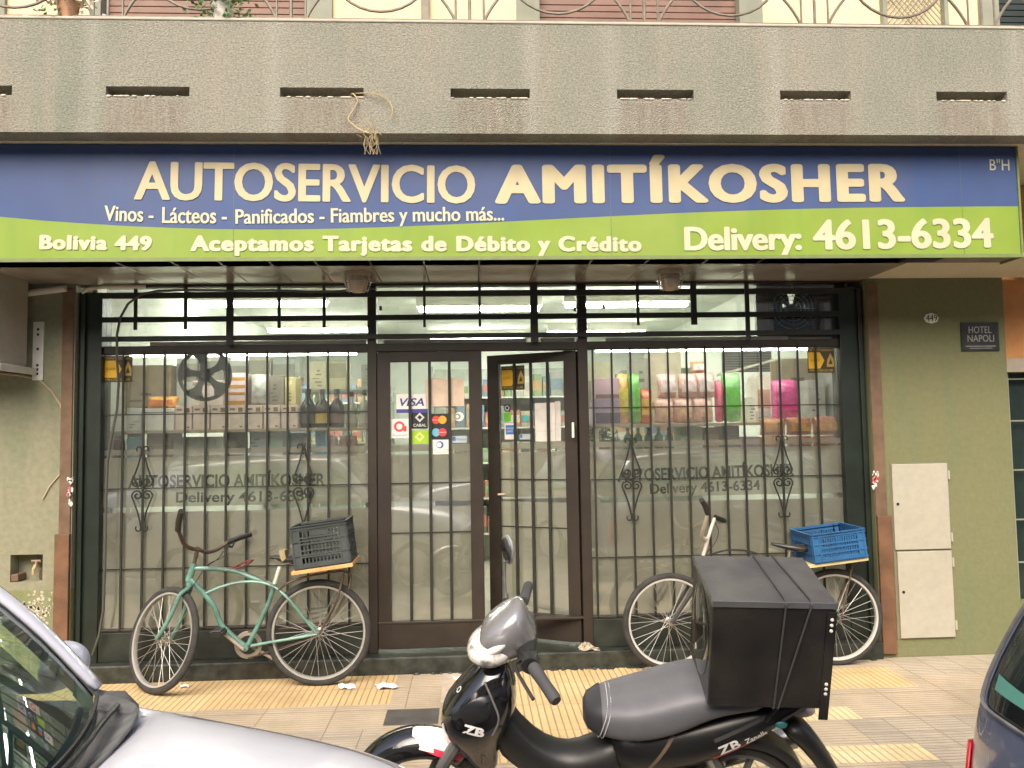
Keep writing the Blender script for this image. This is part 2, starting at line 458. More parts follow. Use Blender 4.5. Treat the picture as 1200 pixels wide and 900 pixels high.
# ------------------------------------------------------------------ mesh helpers
class MB:
    def __init__(s):
        s.v, s.f, s.mi, s.cur = [], [], [], 0
    def add(s, vs, fs):
        o = len(s.v)
        s.v += [tuple(x) for x in vs]
        for f in fs:
            s.f.append([i + o for i in f])
            s.mi.append(s.cur)
        return s
    def box(s, x0, x1, y0, y1, z0, z1, M=None):
        vs = [Vector((x, y, z)) for x in (x0, x1) for y in (y0, y1) for z in (z0, z1)]
        if M is not None: vs = [M @ q for q in vs]
        return s.add(vs, [(0, 1, 3, 2), (4, 6, 7, 5), (0, 4, 5, 1), (2, 3, 7, 6), (0, 2, 6, 4), (1, 5, 7, 3)])
    def tube(s, pts, r, n=8, closed=False, caps=True):
        pts = [Vector(p) for p in pts]
        N = len(pts)
        rs = r if isinstance(r, (list, tuple)) else [r] * N
        rings, ref = [], None
        for i, p in enumerate(pts):
            if closed: d = pts[(i + 1) % N] - pts[i - 1]
            else: d = pts[min(i + 1, N - 1)] - pts[max(i - 1, 0)]
            d.normalize()
            if ref is None:
                ref = Vector((0, 0, 1)) if abs(d.z) < 0.9 else Vector((1, 0, 0))
            a = (ref - d * ref.dot(d)).normalized()
            ref = a
            b = d.cross(a)
            rings.append([p + (a * math.cos(2 * PI * k / n) + b * math.sin(2 * PI * k / n)) * rs[i] for k in range(n)])
        return s.loft(rings, caps and not closed, closed)
    def loft(s, rings, caps=True, closed=False):
        n, N = len(rings[0]), len(rings)
        vs = [p for rg in rings for p in rg]
        fs = []
        for i in range(N if closed else N - 1):
            j = (i + 1) % N
            for k in range(n):
                m = (k + 1) % n
                fs.append((i * n + k, i * n + m, j * n + m, j * n + k))
        if caps:
            fs.append(tuple(range(n))[::-1])
            fs.append(tuple((N - 1) * n + k for k in range(n)))
        return s.add(vs, fs)
    def grid(s, rows):
        n = len(rows[0])
        vs = [p for r in rows for p in r]
        return s.add(vs, [(i * n + k, i * n + k + 1, (i + 1) * n + k + 1, (i + 1) * n + k) for i in range(len(rows) - 1) for k in range(n - 1)])
    def lathe(s, prof, c=(0, 0, 0), axis='z', n=24, M=None):
        rings = []
        for k in range(n):
            a = 2 * PI * k / n
            rg = []
            for r, h in prof:
                x, y = r * math.cos(a), r * math.sin(a)
                q = Vector((x, y, h)) if axis == 'z' else (Vector((x, h, y)) if axis == 'y' else Vector((h, x, y)))
                if M is not None: q = M @ q
                rg.append(q + Vector(c))
            rings.append(rg)
        m = len(prof)
        vs = [p for rg in rings for p in rg]
        fs = []
        for k in range(n):
            j = (k + 1) % n
            for i in range(m - 1):
                fs.append((k * m + i, j * m + i, j * m + i + 1, k * m + i + 1))
        return s.add(vs, fs)
    def prism(s, pts, d):
        """polygon pts (3D) pushed along vector d"""
        n = len(pts)
        d = Vector(d)
        a = [Vector(p) for p in pts]
        vs = a + [p + d for p in a]
        fs = [tuple(range(n))[::-1], tuple(range(n, 2 * n))] + [(i, (i + 1) % n, n + (i + 1) % n, n + i) for i in range(n)]
        return s.add(vs, fs)
    def disc(s, c, r, nrm, thick=0.001, n=20, r2=None, ang=None):
        nrm = Vector(nrm).normalized()
        a = nrm.orthogonal().normalized()
        b = nrm.cross(a)
        ring = [Vector(c) + (a * math.cos(2 * PI * k / n) + b * math.sin(2 * PI * k / n)) * r for k in range(n)]
        return s.prism(ring, nrm * thick)
    def sphere(s, c, rx, ry, rz, n=14, m=8, M=None):
        prof = []
        rings = []
        for i in range(m + 1):
            t = PI * i / m
            rings.append([Vector((rx * math.sin(t) * math.cos(2 * PI * k / n), ry * math.sin(t) * math.sin(2 * PI * k / n), rz * math.cos(t))) for k in range(n)])
        if M is not None: rings = [[M @ q for q in rg] for rg in rings]
        rings = [[q + Vector(c) for q in rg] for rg in rings]
        return s.loft(rings, False)
    def build(s, name, mats, parent=None, smooth=False, bevel=0, sub=0, org=None, M=None, seg=2, angle=35):
        me = bpy.data.meshes.new(name)
        o0 = Vector(org) if org is not None else None
        vs = [tuple(Vector(q) - o0) for q in s.v] if o0 is not None else s.v
        me.from_pydata(vs, [], s.f)
        if not isinstance(mats, (list, tuple)): mats = [mats]
        for m in mats: me.materials.append(m)
        if len(mats) > 1: me.polygons.foreach_set("material_index", s.mi)
        bm = bmesh.new()
        bm.from_mesh(me)
        bmesh.ops.remove_doubles(bm, verts=bm.verts, dist=1e-5)
        bmesh.ops.recalc_face_normals(bm, faces=bm.faces)
        bm.to_mesh(me)
        bm.free()
        o = bpy.data.objects.new(name, me)
        COL.objects.link(o)
        if parent is not None: o.parent = parent
        elif o0 is not None: o.location = o0
        if bevel > 0:
            b = o.modifiers.new("bevel", 'BEVEL')
            b.width = bevel
            b.segments = seg
            b.limit_method = 'ANGLE'
            b.angle_limit = R_(40)
        if sub > 0:
            q = o.modifiers.new("sub", 'SUBSURF')
            q.levels = q.render_levels = sub
        if smooth:
            for p in me.polygons: p.use_smooth = True
            if angle: me.set_sharp_from_angle(angle=R_(angle))
        me.update()
        return o

def tag(o, label=None, cat=None, group=None, kind=None):
    if label: o["label"] = label
    if cat: o["category"] = cat
    if group: o["group"] = group
    if kind: o["kind"] = kind
    return o
def empty(name, loc=(0, 0, 0), label=None, cat=None, group=None, M=None):
    o = bpy.data.objects.new(name, None)
    COL.objects.link(o)
    o.empty_display_size = 0.1
    if M is not None: o.matrix_world = M
    else: o.location = loc
    return tag(o, label, cat, group)
def copy_tree(o, parent=None):
    c = o.copy()
    COL.objects.link(c)
    if parent is not None: c.parent = parent
    for ch in list(o.children): copy_tree(ch, c)
    return c

def wall_holes(mb, xs, zs, holes, y0, y1, back=True):
    """a slab between y0 (front) and y1 with rectangular openings at cells (i, j)"""
    nx, nz = len(xs) - 1, len(zs) - 1
    def solid(i, j): return 0 <= i < nx and 0 <= j < nz and (i, j) not in holes
    for i in range(nx):
        for j in range(nz):
            if not solid(i, j): continue
            x0, x1, z0, z1 = xs[i], xs[i + 1], zs[j], zs[j + 1]
            mb.add([(x0, y0, z0), (x1, y0, z0), (x1, y0, z1), (x0, y0, z1)], [(0, 1, 2, 3)])
            if back: mb.add([(x0, y1, z0), (x1, y1, z0), (x1, y1, z1), (x0, y1, z1)], [(3, 2, 1, 0)])
            for (di, dj, a, b) in ((-1, 0, (x0, z0), (x0, z1)), (1, 0, (x1, z1), (x1, z0)), (0, -1, (x1, z0), (x0, z0)), (0, 1, (x0, z1), (x1, z1))):
                if not solid(i + di, j + dj):
                    mb.add([(a[0], y0, a[1]), (b[0], y0, b[1]), (b[0], y1, b[1]), (a[0], y1, a[1])], [(0, 1, 2, 3)])

_txt = {}
def text_mesh(string, width, cap, bold=0.0, depth=0.0015, shear=0.0, space=1.0):
    """outline text as a thin mesh in the XZ plane, baseline at z=0, x from 0 to width, capitals cap high"""
    cu = bpy.data.curves.new("lettering", 'FONT')
    cu.body = string
    cu.size = 1.0
    cu.offset = bold
    cu.extrude = 0.5
    cu.shear = shear
    cu.space_character = space
    cu.resolution_u = 4
    ob = bpy.data.objects.new("lettering", cu)
    COL.objects.link(ob)
    dg = bpy.context.evaluated_depsgraph_get()
    me = bpy.data.meshes.new_from_object(ob.evaluated_get(dg))
    COL.objects.unlink(ob)
    bpy.data.objects.remove(ob)
    xs = [q.co.x for q in me.vertices]
    x0, x1 = min(xs), max(xs)
    sx = width / (x1 - x0)
    sz = cap / (0.652 + 2 * bold)
    mb = MB()
    mb.add([((q.co.x - x0) * sx, -q.co.z * 2 * depth * 0.5 - depth * 0.5, (q.co.y + bold) * sz) for q in me.vertices], [tuple(p.vertices) for p in me.polygons])
    bpy.data.meshes.remove(me)
    return mb
def text_at(name, string, p0, p1, cap, m, parent=None, bold=0.0, up=Vector((0, 0, 1)), depth=0.0015, org=None, shear=0.0, bvh=None, lift=0.002, space=1.0, fat=0.0):
    """lettering whose baseline runs from p0 to p1; with a bvh it is pressed onto that surface"""
    p0, p1 = Vector(p0), Vector(p1)
    dx = p1 - p0
    mb = text_mesh(string, dx.length, cap, bold, depth, shear, space)
    if fat:
        ymin = min(q[1] for q in mb.v)
        v0, w0 = list(mb.v), dx.length
        f0 = [f for f in mb.f if all(v0[k][1] < ymin + 1e-6 for k in f)]
        mb = MB()
        for k in range(20):
            t_ = 2 * PI * (k * 7 % 20) / 20
            ox, oz = math.cos(t_), math.sin(t_)
            mb.add([(fat + a * (w0 - 2 * fat) / w0 + ox * fat, b - k * .00006, c * (1 - fat * .8 / cap) + (oz + 1) * fat * .6) for a, b, c in v0], f0)
    X = dx.normalized()
    Z = (up - X * up.dot(X)).normalized()
    Y = Z.cross(X)
    vs = [p0 + X * a + Y * b + Z * c for a, b, c in mb.v]
    if bvh is not None:
        out = []
        for q in vs:
            h = bvh.ray_cast(q - Y * 0.3, Y)
            
            if h[0] is None or h[3] > 0.6: h = bvh.find_nearest(q)
            out.append(h[0] + h[1] * lift)
        vs = out
    mb.v = [tuple(q) for q in vs]
    return mb.build(name, m, parent, org=org)
def bvh_of(mb_or_obj):
    dg = bpy.context.evaluated_depsgraph_get()
    ev = mb_or_obj.evaluated_get(dg)
    me = ev.to_mesh()
    t = BVHTree.FromPolygons([q.co.copy() for q in me.vertices], [tuple(p.vertices) for p in me.polygons])
    ev.to_mesh_clear()
    return t

# ================================================================== ground
mb = MB()
mb.box(-60, 60, -9.0, -2.9, -0.5, -0.12)
tag(mb.build('road', MT['asphalt']), kind='structure')
mb = MB()
mb.add([(-300, -300, -0.30), (300, -300, -0.30), (300, 300, -0.30), (-300, 300, -0.30)], [(0, 1, 2, 3)])
tag(mb.build('ground', MT['asphalt']), kind='structure')
mb = MB()
mb.box(-60, 60, -2.9, -2.75, -0.5, -0.002)
tag(mb.build('kerb', MT['kerb'], bevel=0.012), kind='structure')
mb = MB()
mb.box(-60, 60, -13.5, -9.0, -0.5, 0.0)
tag(mb.build('pavement', MT['kerb']), kind='structure')
# the sidewalk: one sheet of 0.2 m cells, each cell one kind of tile
mb = MB()
names = ['tile_pink', 'tile_yellow', 'tile_yellow_flat', 'tile_grey', 'cement', 'iron']
def cell_kind(x, y):
    if -0.46 < x < -0.16 and -1.06 < y < -0.80: return 5
    if x < -0.5 and y > -0.70: return 1
    if -0.5 <= x < -0.2 and y > -0.75: return 0
    if -0.2 <= x < 0.12 and y > -0.72: return 4
    if 0.12 <= x < 0.75 and y > -1.60: return 1
    if 0.75 <= x < 1.9 and y > -0.62: return 1
    if 2.05 < x < 2.75 and -0.68 < y < -0.30: return 1
    if 1.0 < x < 2.14 and -1.20 < y < -1.0: return 2
    if 0.9 < x < 2.16 and -1.74 < y < -1.54: return 2
    if x > 2.75 and y > -0.5: return 3
    if x > 2.0 and y < -1.2: return 3
    if x < -0.5 and y < -1.1: return 3
    return 0
bx = [-60, -30, -12] + [round(-8 + 0.1 * k, 3) for k in range(161)] + [12, 30, 60]
by = [-2.75 + 0.05 * k for k in range(0, 53)]
by = [round(q, 3) for q in by if q < -0.105] + [-0.10, 1.0]
gv = {}
for i in range(len(bx) - 1):
    for j in range(len(by) - 1):
        mb.cur = names.index(names[cell_kind((bx[i] + bx[i + 1]) / 2, (by[j] + by[j + 1]) / 2)])
        mb.add([(bx[i], by[j], 0), (bx[i + 1], by[j], 0), (bx[i + 1], by[j + 1], 0), (bx[i], by[j + 1], 0)], [(0, 1, 2, 3)])
tag(mb.build('sidewalk', [MT[k] for k in names]), kind='structure')

# ================================================================== the shop building
ZS = 2.62            # soffit
YB = -1.0            # balcony front
ZB = 3.31            # balcony underside
LX, RX = -2.625, 2.785   # opening of the shop front
shop = empty('shop_building', (0, 0, 0), 'grey stucco shop building with a slotted concrete balcony over a barred glass front', 'building')

# left pier with the tap niche, right pier
xs = [-9.0, PX(12, 665, -.1), PX(50, 665, -.1), LX]
zs = [-0.05, PZ(30, 682, -.1), PZ(30, 650, -.1), 3.305]
mb = MB(); wall_holes(mb, xs, zs, {(1, 1)}, -0.10, 0.05)
mb.box(xs[1] - .01, xs[2] + .01, 0.0, 0.04, zs[1] - .01, zs[2] + .01)
mb.box(-9.0, LX - 0.001, 0.051, 0.3, -0.05, 3.305)
wall_l = mb.build('wall', MT['beige_wall'], shop)
NICHE = (xs[1], xs[2], zs[1], zs[2])
mb = MB()
for k in range(140):
    a = random.gauss(0, 1); c = random.gauss(0, 1)
    u, v = 40 + a * 12, 716 + c * 10 - a * 3
    if not (18 < u < 72 and 693 < v < 745): continue
    q = P(u, v, -0.1)
    r = random.uniform(0.004, 0.014)
    n = random.randint(5, 8)
    mb.prism([(q.x + r * random.uniform(.6, 1.2) * math.cos(2 * PI * k2 / n), -0.1015, q.z + r * random.uniform(.6, 1.2) * math.sin(2 * PI * k2 / n)) for k2 in range(n)], (0, 0.0012, 0))
tag(mb.build('flaked_paint', MT['efflor'], shop), kind='stuff')
mb = MB(); mb.box(RX, 3.785, -0.10, 0.3, -0.05, 3.305)
wall_r = mb.build('wall', MT['green_wall'], shop)
tag(wall_r, 'olive green painted pier')
# brown painted jambs and the boards nailed over their lower ends
for x0, x1, bx0, bx1 in ((-2.705, -2.632, -2.722, -2.628), (2.7865, 2.868, 2.787, 2.886)):
    mb = MB(); mb.box(x0, x1, -0.112, -0.1005, 0.9, ZS - 0.03)
    mb.build('door_jamb', MT['brown_paint'], shop, bevel=0.003)
    mb = MB(); mb.box(bx0, bx1, -0.128, -0.1005, 0.03, 0.965)
    mb.build('jamb_board', MT['wood_board'], shop, bevel=0.004)
# torn sticker remains on the jambs
for n, (u, v) in enumerate(((82, 576), (1026, 560))):
    mb = MB()
    q = P(u, v, -0.115)
    for k in range(16):
        mb.cur = 1 if (n == 0 and k < 4) or (n == 1 and k < 4) else 0
        cx, cz = q.x + random.uniform(-.018, .018), q.z + random.uniform(-.10, .10) * (0.25 if mb.cur else 1)
        r = random.uniform(.006, .016)
        mb.prism([(cx + r * random.uniform(.5, 1.1) * math.cos(a), -0.1135, cz + r * 1.5 * random.uniform(.5, 1.1) * math.sin(a)) for a in [2 * PI * i / 7 for i in range(7)]], (0, 0.0012, 0))
    mb.build('sticker_remains', [C(.7, .66, .6), C(.75, .10, .09)], shop)

# dark green side panels, plinth, step
for x0, x1 in ((-2.625, -2.475), (2.612, 2.785)):
    mb = MB(); mb.box(x0, x1, -0.05, 0.10, 0.0, ZS - 0.05)
    mb.box(x0 + .02 if x0 < 0 else x1 - .05, x0 + .05 if x0 < 0 else x1 - .02, -0.075, -0.05, 0.1, ZS - 0.06)
    mb.build('side_panel', MT['dark_green'], shop, bevel=0.004)
for xa, xb in ((-2.475, -.705), (.815, 2.612)):
    mb = MB(); mb.box(xa, xb, -0.04, 0.14, 0.112, 0.300); mb.build('plinth', MT['plinth'], shop, bevel=0.004)
mb = MB(); mb.box(-2.63, 2.788, -0.135, 0.75, -0.02, 0.112)
mb.build('step', MT['granite'], shop, bevel=0.012, seg=3)
# crumbled mortar where the step meets the pavement
mb = MB()
for k in range(120):
    x = random.uniform(-0.4, 2.75); r = random.uniform(.006, .02)
    mb.sphere((x, -0.14 - random.uniform(0, .02), 0.004), r, r * .6, r * random.uniform(.4, 1.0), 6, 4)
tag(mb.build('step_rubble', MT['granite'], shop), kind='stuff')

# posts and rails of the shop front
FY0, FY1 = -0.03, 0.05
mb = MB()
for x, hw in ((-0.673, .030), (0.784, .034)):
    mb.box(x - hw, x + hw, FY0, FY1, 0.112, ZS - .0145)
mb.box(-2.475, 2.612, FY0 + .004, FY1 - .004, 2.150, 2.205)
mb.box(-2.475, 2.612, FY0 + .004, FY1 - .004, 0.300, 0.318)
mb.box(-2.475, 2.612, FY0 - .02, FY1, ZS - .014, ZS - .003)
shopframe = mb.build('shopfront_frame', MT['frame'], shop, bevel=0.004)
# transom grating
mb = MB()
for z, h in ((2.546, .020), (2.382, .018), (2.251, .017)):
    mb.box(-2.475, 2.612, -0.060, -0.034, z - h, z + h)
for x, hw, z0 in ((-1.622, .024, 2.2), (0.446, .026, 2.2), (1.566, .022, 2.31), (1.946, .016, 2.2),
                  (-2.247, .012, 2.31), (-1.916, .012, 2.31), (-1.293, .011, 2.31), (-0.99, .011, 2.31), (-0.309, .009, 2.31), (0.071, .009, 2.31), (1.171, .011, 2.31)):
    mb.box(x - hw, x + hw, -0.074, -0.062, z0, ZS - .006)
for u, v in ((446, 361), (674, 362), (708, 359)):
    q = P(u, v, -.06); mb.box(q.x - .009, q.x + .009, -.06, -.034, q.z - .014, q.z + .014)
mb.build('transom_grating', MT['bar'], shop, bevel=0.002)
mb = MB(); mb.box(-2.475, 2.612, 0.012, 0.020, 2.205, ZS - .015)
mb.build('transom_pane', MT['pane'], shop)
mb = MB()
mb.box(-2.2, -0.72, 0.055, 0.085, 2.206, 2.242); mb.box(-0.60, 0.40, 0.055, 0.085, 2.206, 2.242); mb.box(.50, .74, 0.055, 0.085, 2.206, 2.242); mb.box(0.96, 2.28, 0.055, 0.085, 2.206, 2.240)
mb.build('transom_rail', C(.72, .56, .50), shop)

# window grilles with scrolls
def spiral(c, r0, a0, turns, sgn, n=22):
    out = []
    for k in range(n + 1):
        t = k / n
        a = a0 + sgn * 2 * PI * turns * t
        r = r0 * (1 - 0.78 * t)
        out.append((c[0] + r * math.cos(a), c[1] + r * math.sin(a)))
    return out
def scroll(x, z):
    mb = MB()
    for sx in (-1, 1):
        for sz in (-1, 1):
            # from the tip, flaring out, then curling in near the middle
            side = [(0.004, .27), (.012, .22), (.030, .15), (.052, .09), (.066, .055)]
            sp = spiral((.032, .045), .036, 0.15, 1.35, -1)
            pts = [(sx * a, sz * b) for a, b in side + sp]
            mb.tube([(x + a, -0.030, z + b) for a, b in pts], .0055, 6)
            tip = [(0.003, .235), (.006, .26)] + [(.006 + .017 * (1 - math.cos(t)) , .262 + .020 * math.sin(t)) for t in (.5, 1.0, 1.6, 2.3, 3.0, 3.8)]
            mb.tube([(x + sx * a, -0.030, z + sz * b) for a, b in tip], .005, 6)
    return mb
def grille(x0, step, n, xa, xb, lab):
    mb = MB()
    for k in range(n):
        x = x0 + step * k
        mb.box(x - .0065, x + .0065, -0.026, -0.013, 0.30, 2.165)
    for z in (1.741, 1.244, .71):
        mb.box(xa, xb, -0.0125, -0.0055, z - .0035, z + .0035)
    return mb.build('window_grille', MT['bar'], shop)
g1 = grille(-2.342, .137, 13, -2.475, -.703, 'left')
g2 = grille(.853, .1326, 13, .818, 2.612, 'right')
for g, xs_ in ((g1, (-2.342 + .137, PX(356, 568, -.02))), (g2, (PX(740, 562, -.02), PX(917, 559, -.02)))):
    for x in xs_:
        scroll(x, 1.244).build('scroll', MT['bar'], g)

# panes, frosted film and its cut lettering
def film_strips(parent, x0, x1, y, lo=.318, hi=1.505, z1=1.118, z2=1.083):
    a = MB(); a.box(x0, x1, y, y + .001, lo, z2); fa = a.build('frosted_film', MT['film_lo'], parent)
    b = MB(); b.box(x0, x1, y, y + .001, z1, 1.452); b.box(x0, x1, y, y + .001, 1.468, hi)
    b.build('frosted_band', MT['film_hi'], parent)
    return fa
for nm, x0, x1, tu, du in (('left', -2.475, -.703, (150, 381), (206, 367)), ('right', .818, 2.612, (724, 931), (762, 891))):
    mb = MB(); mb.box(x0, x1, .003, .009, .318, 2.15)
    pn = mb.build('window_pane', MT['pane'], shop)
    film_strips(pn, x0, x1, .0105)
    Y = .0103
    b0, b1 = (572, 569.5) if nm == 'left' else (564.5, 557.5)
    text_at('lettering', 'AUTOSERVICIO AMITÍKOSHER', P(tu[0], b0, Y), P(tu[1], b1, Y), .083, MT['cut'], pn, bold=.03, depth=.0006)
    b0, b1 = (589, 587) if nm == 'left' else (579, 574)
    text_at('lettering', 'Delivery 4613-6334', P(du[0], b0, Y), P(du[1], b1, Y), .068, MT['cut'], pn, bold=.022, depth=.0006)

# doors: the left one shut, the right one ajar inwards
def make_door(width, dz0=.140, dz1=2.145):
    """local: hinge edge at x=0, door spans 0..width, outer face y=-0.02"""
    root = MB()
    zl, zh = .311, 2.078
    st = .088
    root.box(0, st, -.022, .022, dz0, dz1); root.box(width - st, width, -.022, .022, dz0, dz1)
    root.box(st, width - st, -.022, .022, zh, dz1); root.box(st, width - st, -.022, .022, dz0, zl)
    d = root.build('door', MT['frame'], shop, bevel=.004)
    b = MB()
    for k in (1, 2, 3):
        x = st + (width - 2 * st) * k / 4.0
        b.box(x - .010, x + .010, -.020, -.006, zl, zh)
    for z in (1.244, .907):
        b.box(st, width - st, -.0055, .000, z - .004, z + .004)
    b.build('door_bars', MT['bar'], d)
    p = MB(); p.box(st, width - st, .003, .008, zl, zh); p.build('door_pane', MT['pane'], d)
    f = MB(); f.box(st, width - st, .0095, .0105, zl, 1.083); f.box(st, width - st, .0095, .0105, 1.118, 1.440); f.box(st, width - st, .0095, .0105, 1.462, 1.508)
    f.build('frosted_film', MT['film_door'], d)
    return d
door_a = make_door(.720); door_a.location = (-.641, .0, 0)
hinge = Vector((.746, .012, 0))
DW = .690
ang = R_(27.0)
door_b = make_door(DW)
door_b.location = hinge
door_b.rotation_euler = (0, 0, PI - ang)
# the ajar leaf is built hinge-first; turn its bars to the street side
door_b.scale = (1, -1, 1)
DB_N = Vector((math.cos(PI - ang), math.sin(PI - ang), 0)).cross(Vector((0, 0, 1)))
if DB_N.y > 0: DB_N = -DB_N
mb = MB(); q = P(671.5, 500, -.045)
mb.box(q.x - .008, q.x + .008, -.05, -.0305, PZ(672, 513, -.045), PZ(672, 495, -.045)); mb.cur = 0
mb.build('lock_plate', MT['white'], shop, bevel=.003)
mb = MB(); q = P(588, 579, .28); mb.tube([(q.x - .03, q.y - .03, q.z), (q.x + .02, q.y - .035, q.z)], .008, 8)
mb.build('door_handle', C(.45, .33, .2, .3), shop)

# soffit of metal sheets, its drip beam and plaster band
mb = MB()
xs = [-9.0] + [PX(u, 320, -.4) for u in (165, 225, 276, 331, 381, 441, 500, 561, 625, 684, 746, 811, 872)] + [2.80]
for a, b in zip(xs[:-1], xs[1:]):
    mb.box(a + .002, b - .002, -.80, -.06, ZS, ZS + .012)
mb.build('soffit', MT['soffit'], shop, bevel=.002)
mb = MB(); mb.box(2.803, 4.2, -.80, -.101, ZS + .003, ZS + .02); mb.build('soffit', MT['soffit_plaster'], shop)
mb = MB(); mb.box(LX, RX, -.06, .06, ZS - .002, 2.9); mb.build('lintel', MT['brown_paint'], shop)
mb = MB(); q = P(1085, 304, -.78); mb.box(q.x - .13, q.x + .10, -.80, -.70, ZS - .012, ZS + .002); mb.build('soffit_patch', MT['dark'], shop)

# balcony with slots
segs = []
zt = 3.966
sl0 = [(-205, -103), (-95, 14), (124, 222), (328, 426), (528, 621), (723, 813), (914, 997), (1097, 1180), (1276, 1352)]
xs = [-9.0]
for a, b in sl0: xs += [PX(a, 107, YB), PX(b, 107, YB)]
xs += [9.0]
za, zb = PZ(600, 115, YB), PZ(600, 104, YB)
zs = [ZB, za, zb, zt]
mb = MB(); wall_holes(mb, xs, zs, {(1 + 2 * k, 1) for k in range(len(sl0))}, YB, YB + .14)
balc = mb.build('balcony', MT['stucco'], shop)
mb = MB(); mb.box(-9, 9, YB - .006, YB + .15, zt + .001, zt + .018); mb.build('coping', C(.42, .38, .30, .8), shop, bevel=.005)
mb = MB(); mb.box(-9, 9, YB + .141, .0, ZB + .002, ZB + .14); mb.build('balcony_floor', MT['soffit_plaster'], shop)
# broken sills of the slots
mb = MB()
for a, b in sl0[1:]:
    for k in range(26):
        u = random.uniform(a + 2, b - 2); q = P(u, 108, YB); r = random.uniform(.003, .011)
        mb.sphere((q.x, YB - .001, za - .001), r * 1.6, .006, r * .6, 6, 4)
tag(mb.build('crumbled_edge', C(.60, .52, .42, .9), shop), kind='stuff')

# balcony railing
rl = MB()
ry = YB + .06
zr = zt + .040
rl.box(-6.5, 6.5, ry - .012, ry + .012, zr - .012, zr + .012)
rl.box(-6.5, 6.5, ry - .012, ry + .012, zr + .92, zr + .95)
xg = [PX(550.5 + (u - 550.5), 20, ry) for u in (550.5,)][0]
per = PX(755, 22, ry) - PX(550.5, 22, ry)
for k in range(-6, 7):
    x = xg + per * k
    if abs(x) > 6.3: continue
    for dx in (-.083, 0, .083):
        rl.tube([(x + dx, ry, zr), (x + dx, ry, zr + .93)], .007 if dx else .010, 6)
    cx = x + per / 2
    r = per * .30
    rl.tube([(cx + r * math.cos(a), ry - .006, zr + .055 + r + r * math.sin(a)) for a in [2 * PI * i / 32 for i in range(32)]], .009, 6, closed=True)
    for s in (-1, 1):
        rl.tube([(x + s * (.083 + .50 * math.sin(t) * .62), ry, zr + .62 * (1 - math.cos(t)) + .02) for t in [i * .13 for i in range(12)]] if False else
                [(x + s * (.085 + .13 * t + .10 * t * t), ry + .006, zr + .01 + .30 * t - .02 * t * t) for t in [i * .14 for i in range(12)]], .009, 6)
rl.build('balcony_railing', MT['rail'], shop)

# upper wall: cream panels, grey-green pilasters, roller shutters, lattice
UY = 0.0
def ux(u): return PX(u, 18, UY)
parts = [(-420, 8, 'g'), (8, 107, 'c'), (107, 120, 'g'), (120, 360, 's'), (360, 390, 'g'), (390, 605, 'c'), (605, 632, 'g'), (632, 865, 's'), (865, 892, 'g'), (892, 1146, 'c'), (1146, 1168, 'g'), (1168, 1450, 'd'), (1450, 1700, 'g')]
for a, b, k in parts:
    x0, x1 = ux(a), ux(b)
    if k == 'c': wc = MB(); wc.box(x0, x1, UY, .3, ZB + .15, 7.0); wc.build('upper_wall', MT['cream_wall'], shop)
    if k == 'g': wg = MB(); wg.box(x0, x1, UY - .03, .3, ZB + .15, 7.0); wg.build('pilaster', MT['greygreen'], shop)
    if k in 'sd':
        wg = MB(); wg.box(x0, x1, UY - .02, .3, 5.75, 7.0); wg.build('shutter_box', MT['greygreen'], shop)
        m = MB()
        z = ZB + .16
        while z < 5.74:
            m.box(x0, x1, .05, .065, z + .004, min(z + .048, 5.745)); m.box(x0, x1, .06, .07, z - .004, z + .01); z += .048
        m.build('roller_shutter', MT['shutter'] if k == 's' else MT['dark_green'], shop, bevel=.004)
mb = MB(); mb.box(-9, 9, .05, 8.0, 7.0, 7.2); mb.build('roof', MT['soffit_plaster'], shop)
mb = MB()
xa, xb = ux(1031), ux(1107)
mb.box(xa, xa + .03, -.05, -.001, 3.5, 5.6); mb.box(xb - .03, xb, -.05, -.001, 3.5, 5.6)
for k in range(-20, 46):
    for s in (1, -1):
        p0 = (xa + .03, -.02, 3.5 + k * .05)
        wdt = xb - xa - .06
        z0, z1 = p0[2], p0[2] + s * wdt * 1.2
        if min(z0, z1) > 4.2 and max(z0, z1) < 5.6: mb.tube([(xa + .03, -.02, z0), (xb - .03, -.02, z1)], .004, 4)
mb.build('window_lattice', MT['greygreen'], shop)
mb = MB(); x = ux(498); mb.box(x - .025, x + .03, -.04, -.001, 3.46, 6.9); mb.build('drain_pipe', MT['rail'], shop)

# interior shell
mb = MB()
D1 = 7.0
mb.box(-3.3, -2.48, .15, D1, .1, 3.0) if False else mb.box(-2.62, -2.60, .15, D1, .112, 2.95)
mb.box(2.76, 2.78, .15, D1, .112, 2.95)
mb.box(-2.60, 2.76, D1 - .02, D1, .112, 2.95)
mb.build('interior_wall', MT['white_wall'], shop)
mb = MB(); mb.box(-2.62, 2.78, .08, D1, 2.95, 3.0); mb.build('interior_ceiling', MT['white_wall'], shop)
mb = MB(); mb.box(-2.62, 2.78, .75, D1, .05, .110); mb.box(-2.62, -.705, .14, .75, .05, .1105); mb.box(.82, 2.78, .14, .75, .05, .1105); mb.build('interior_floor', MT['int_floor'], shop)
mb = MB(); mb.box(-9, -2.62, .3, D1 + .3, -.05, 3.3); mb.box(2.78, 9, .3, D1 + .3, -.05, 3.3); mb.box(-2.62, 2.78, D1 + .001, D1 + .3, -.05, 3.3); mb.box(-9, 9, .3, D1 + .3, 3.3, 7.0)
mb.build('building_mass', MT['soffit_plaster'], shop)

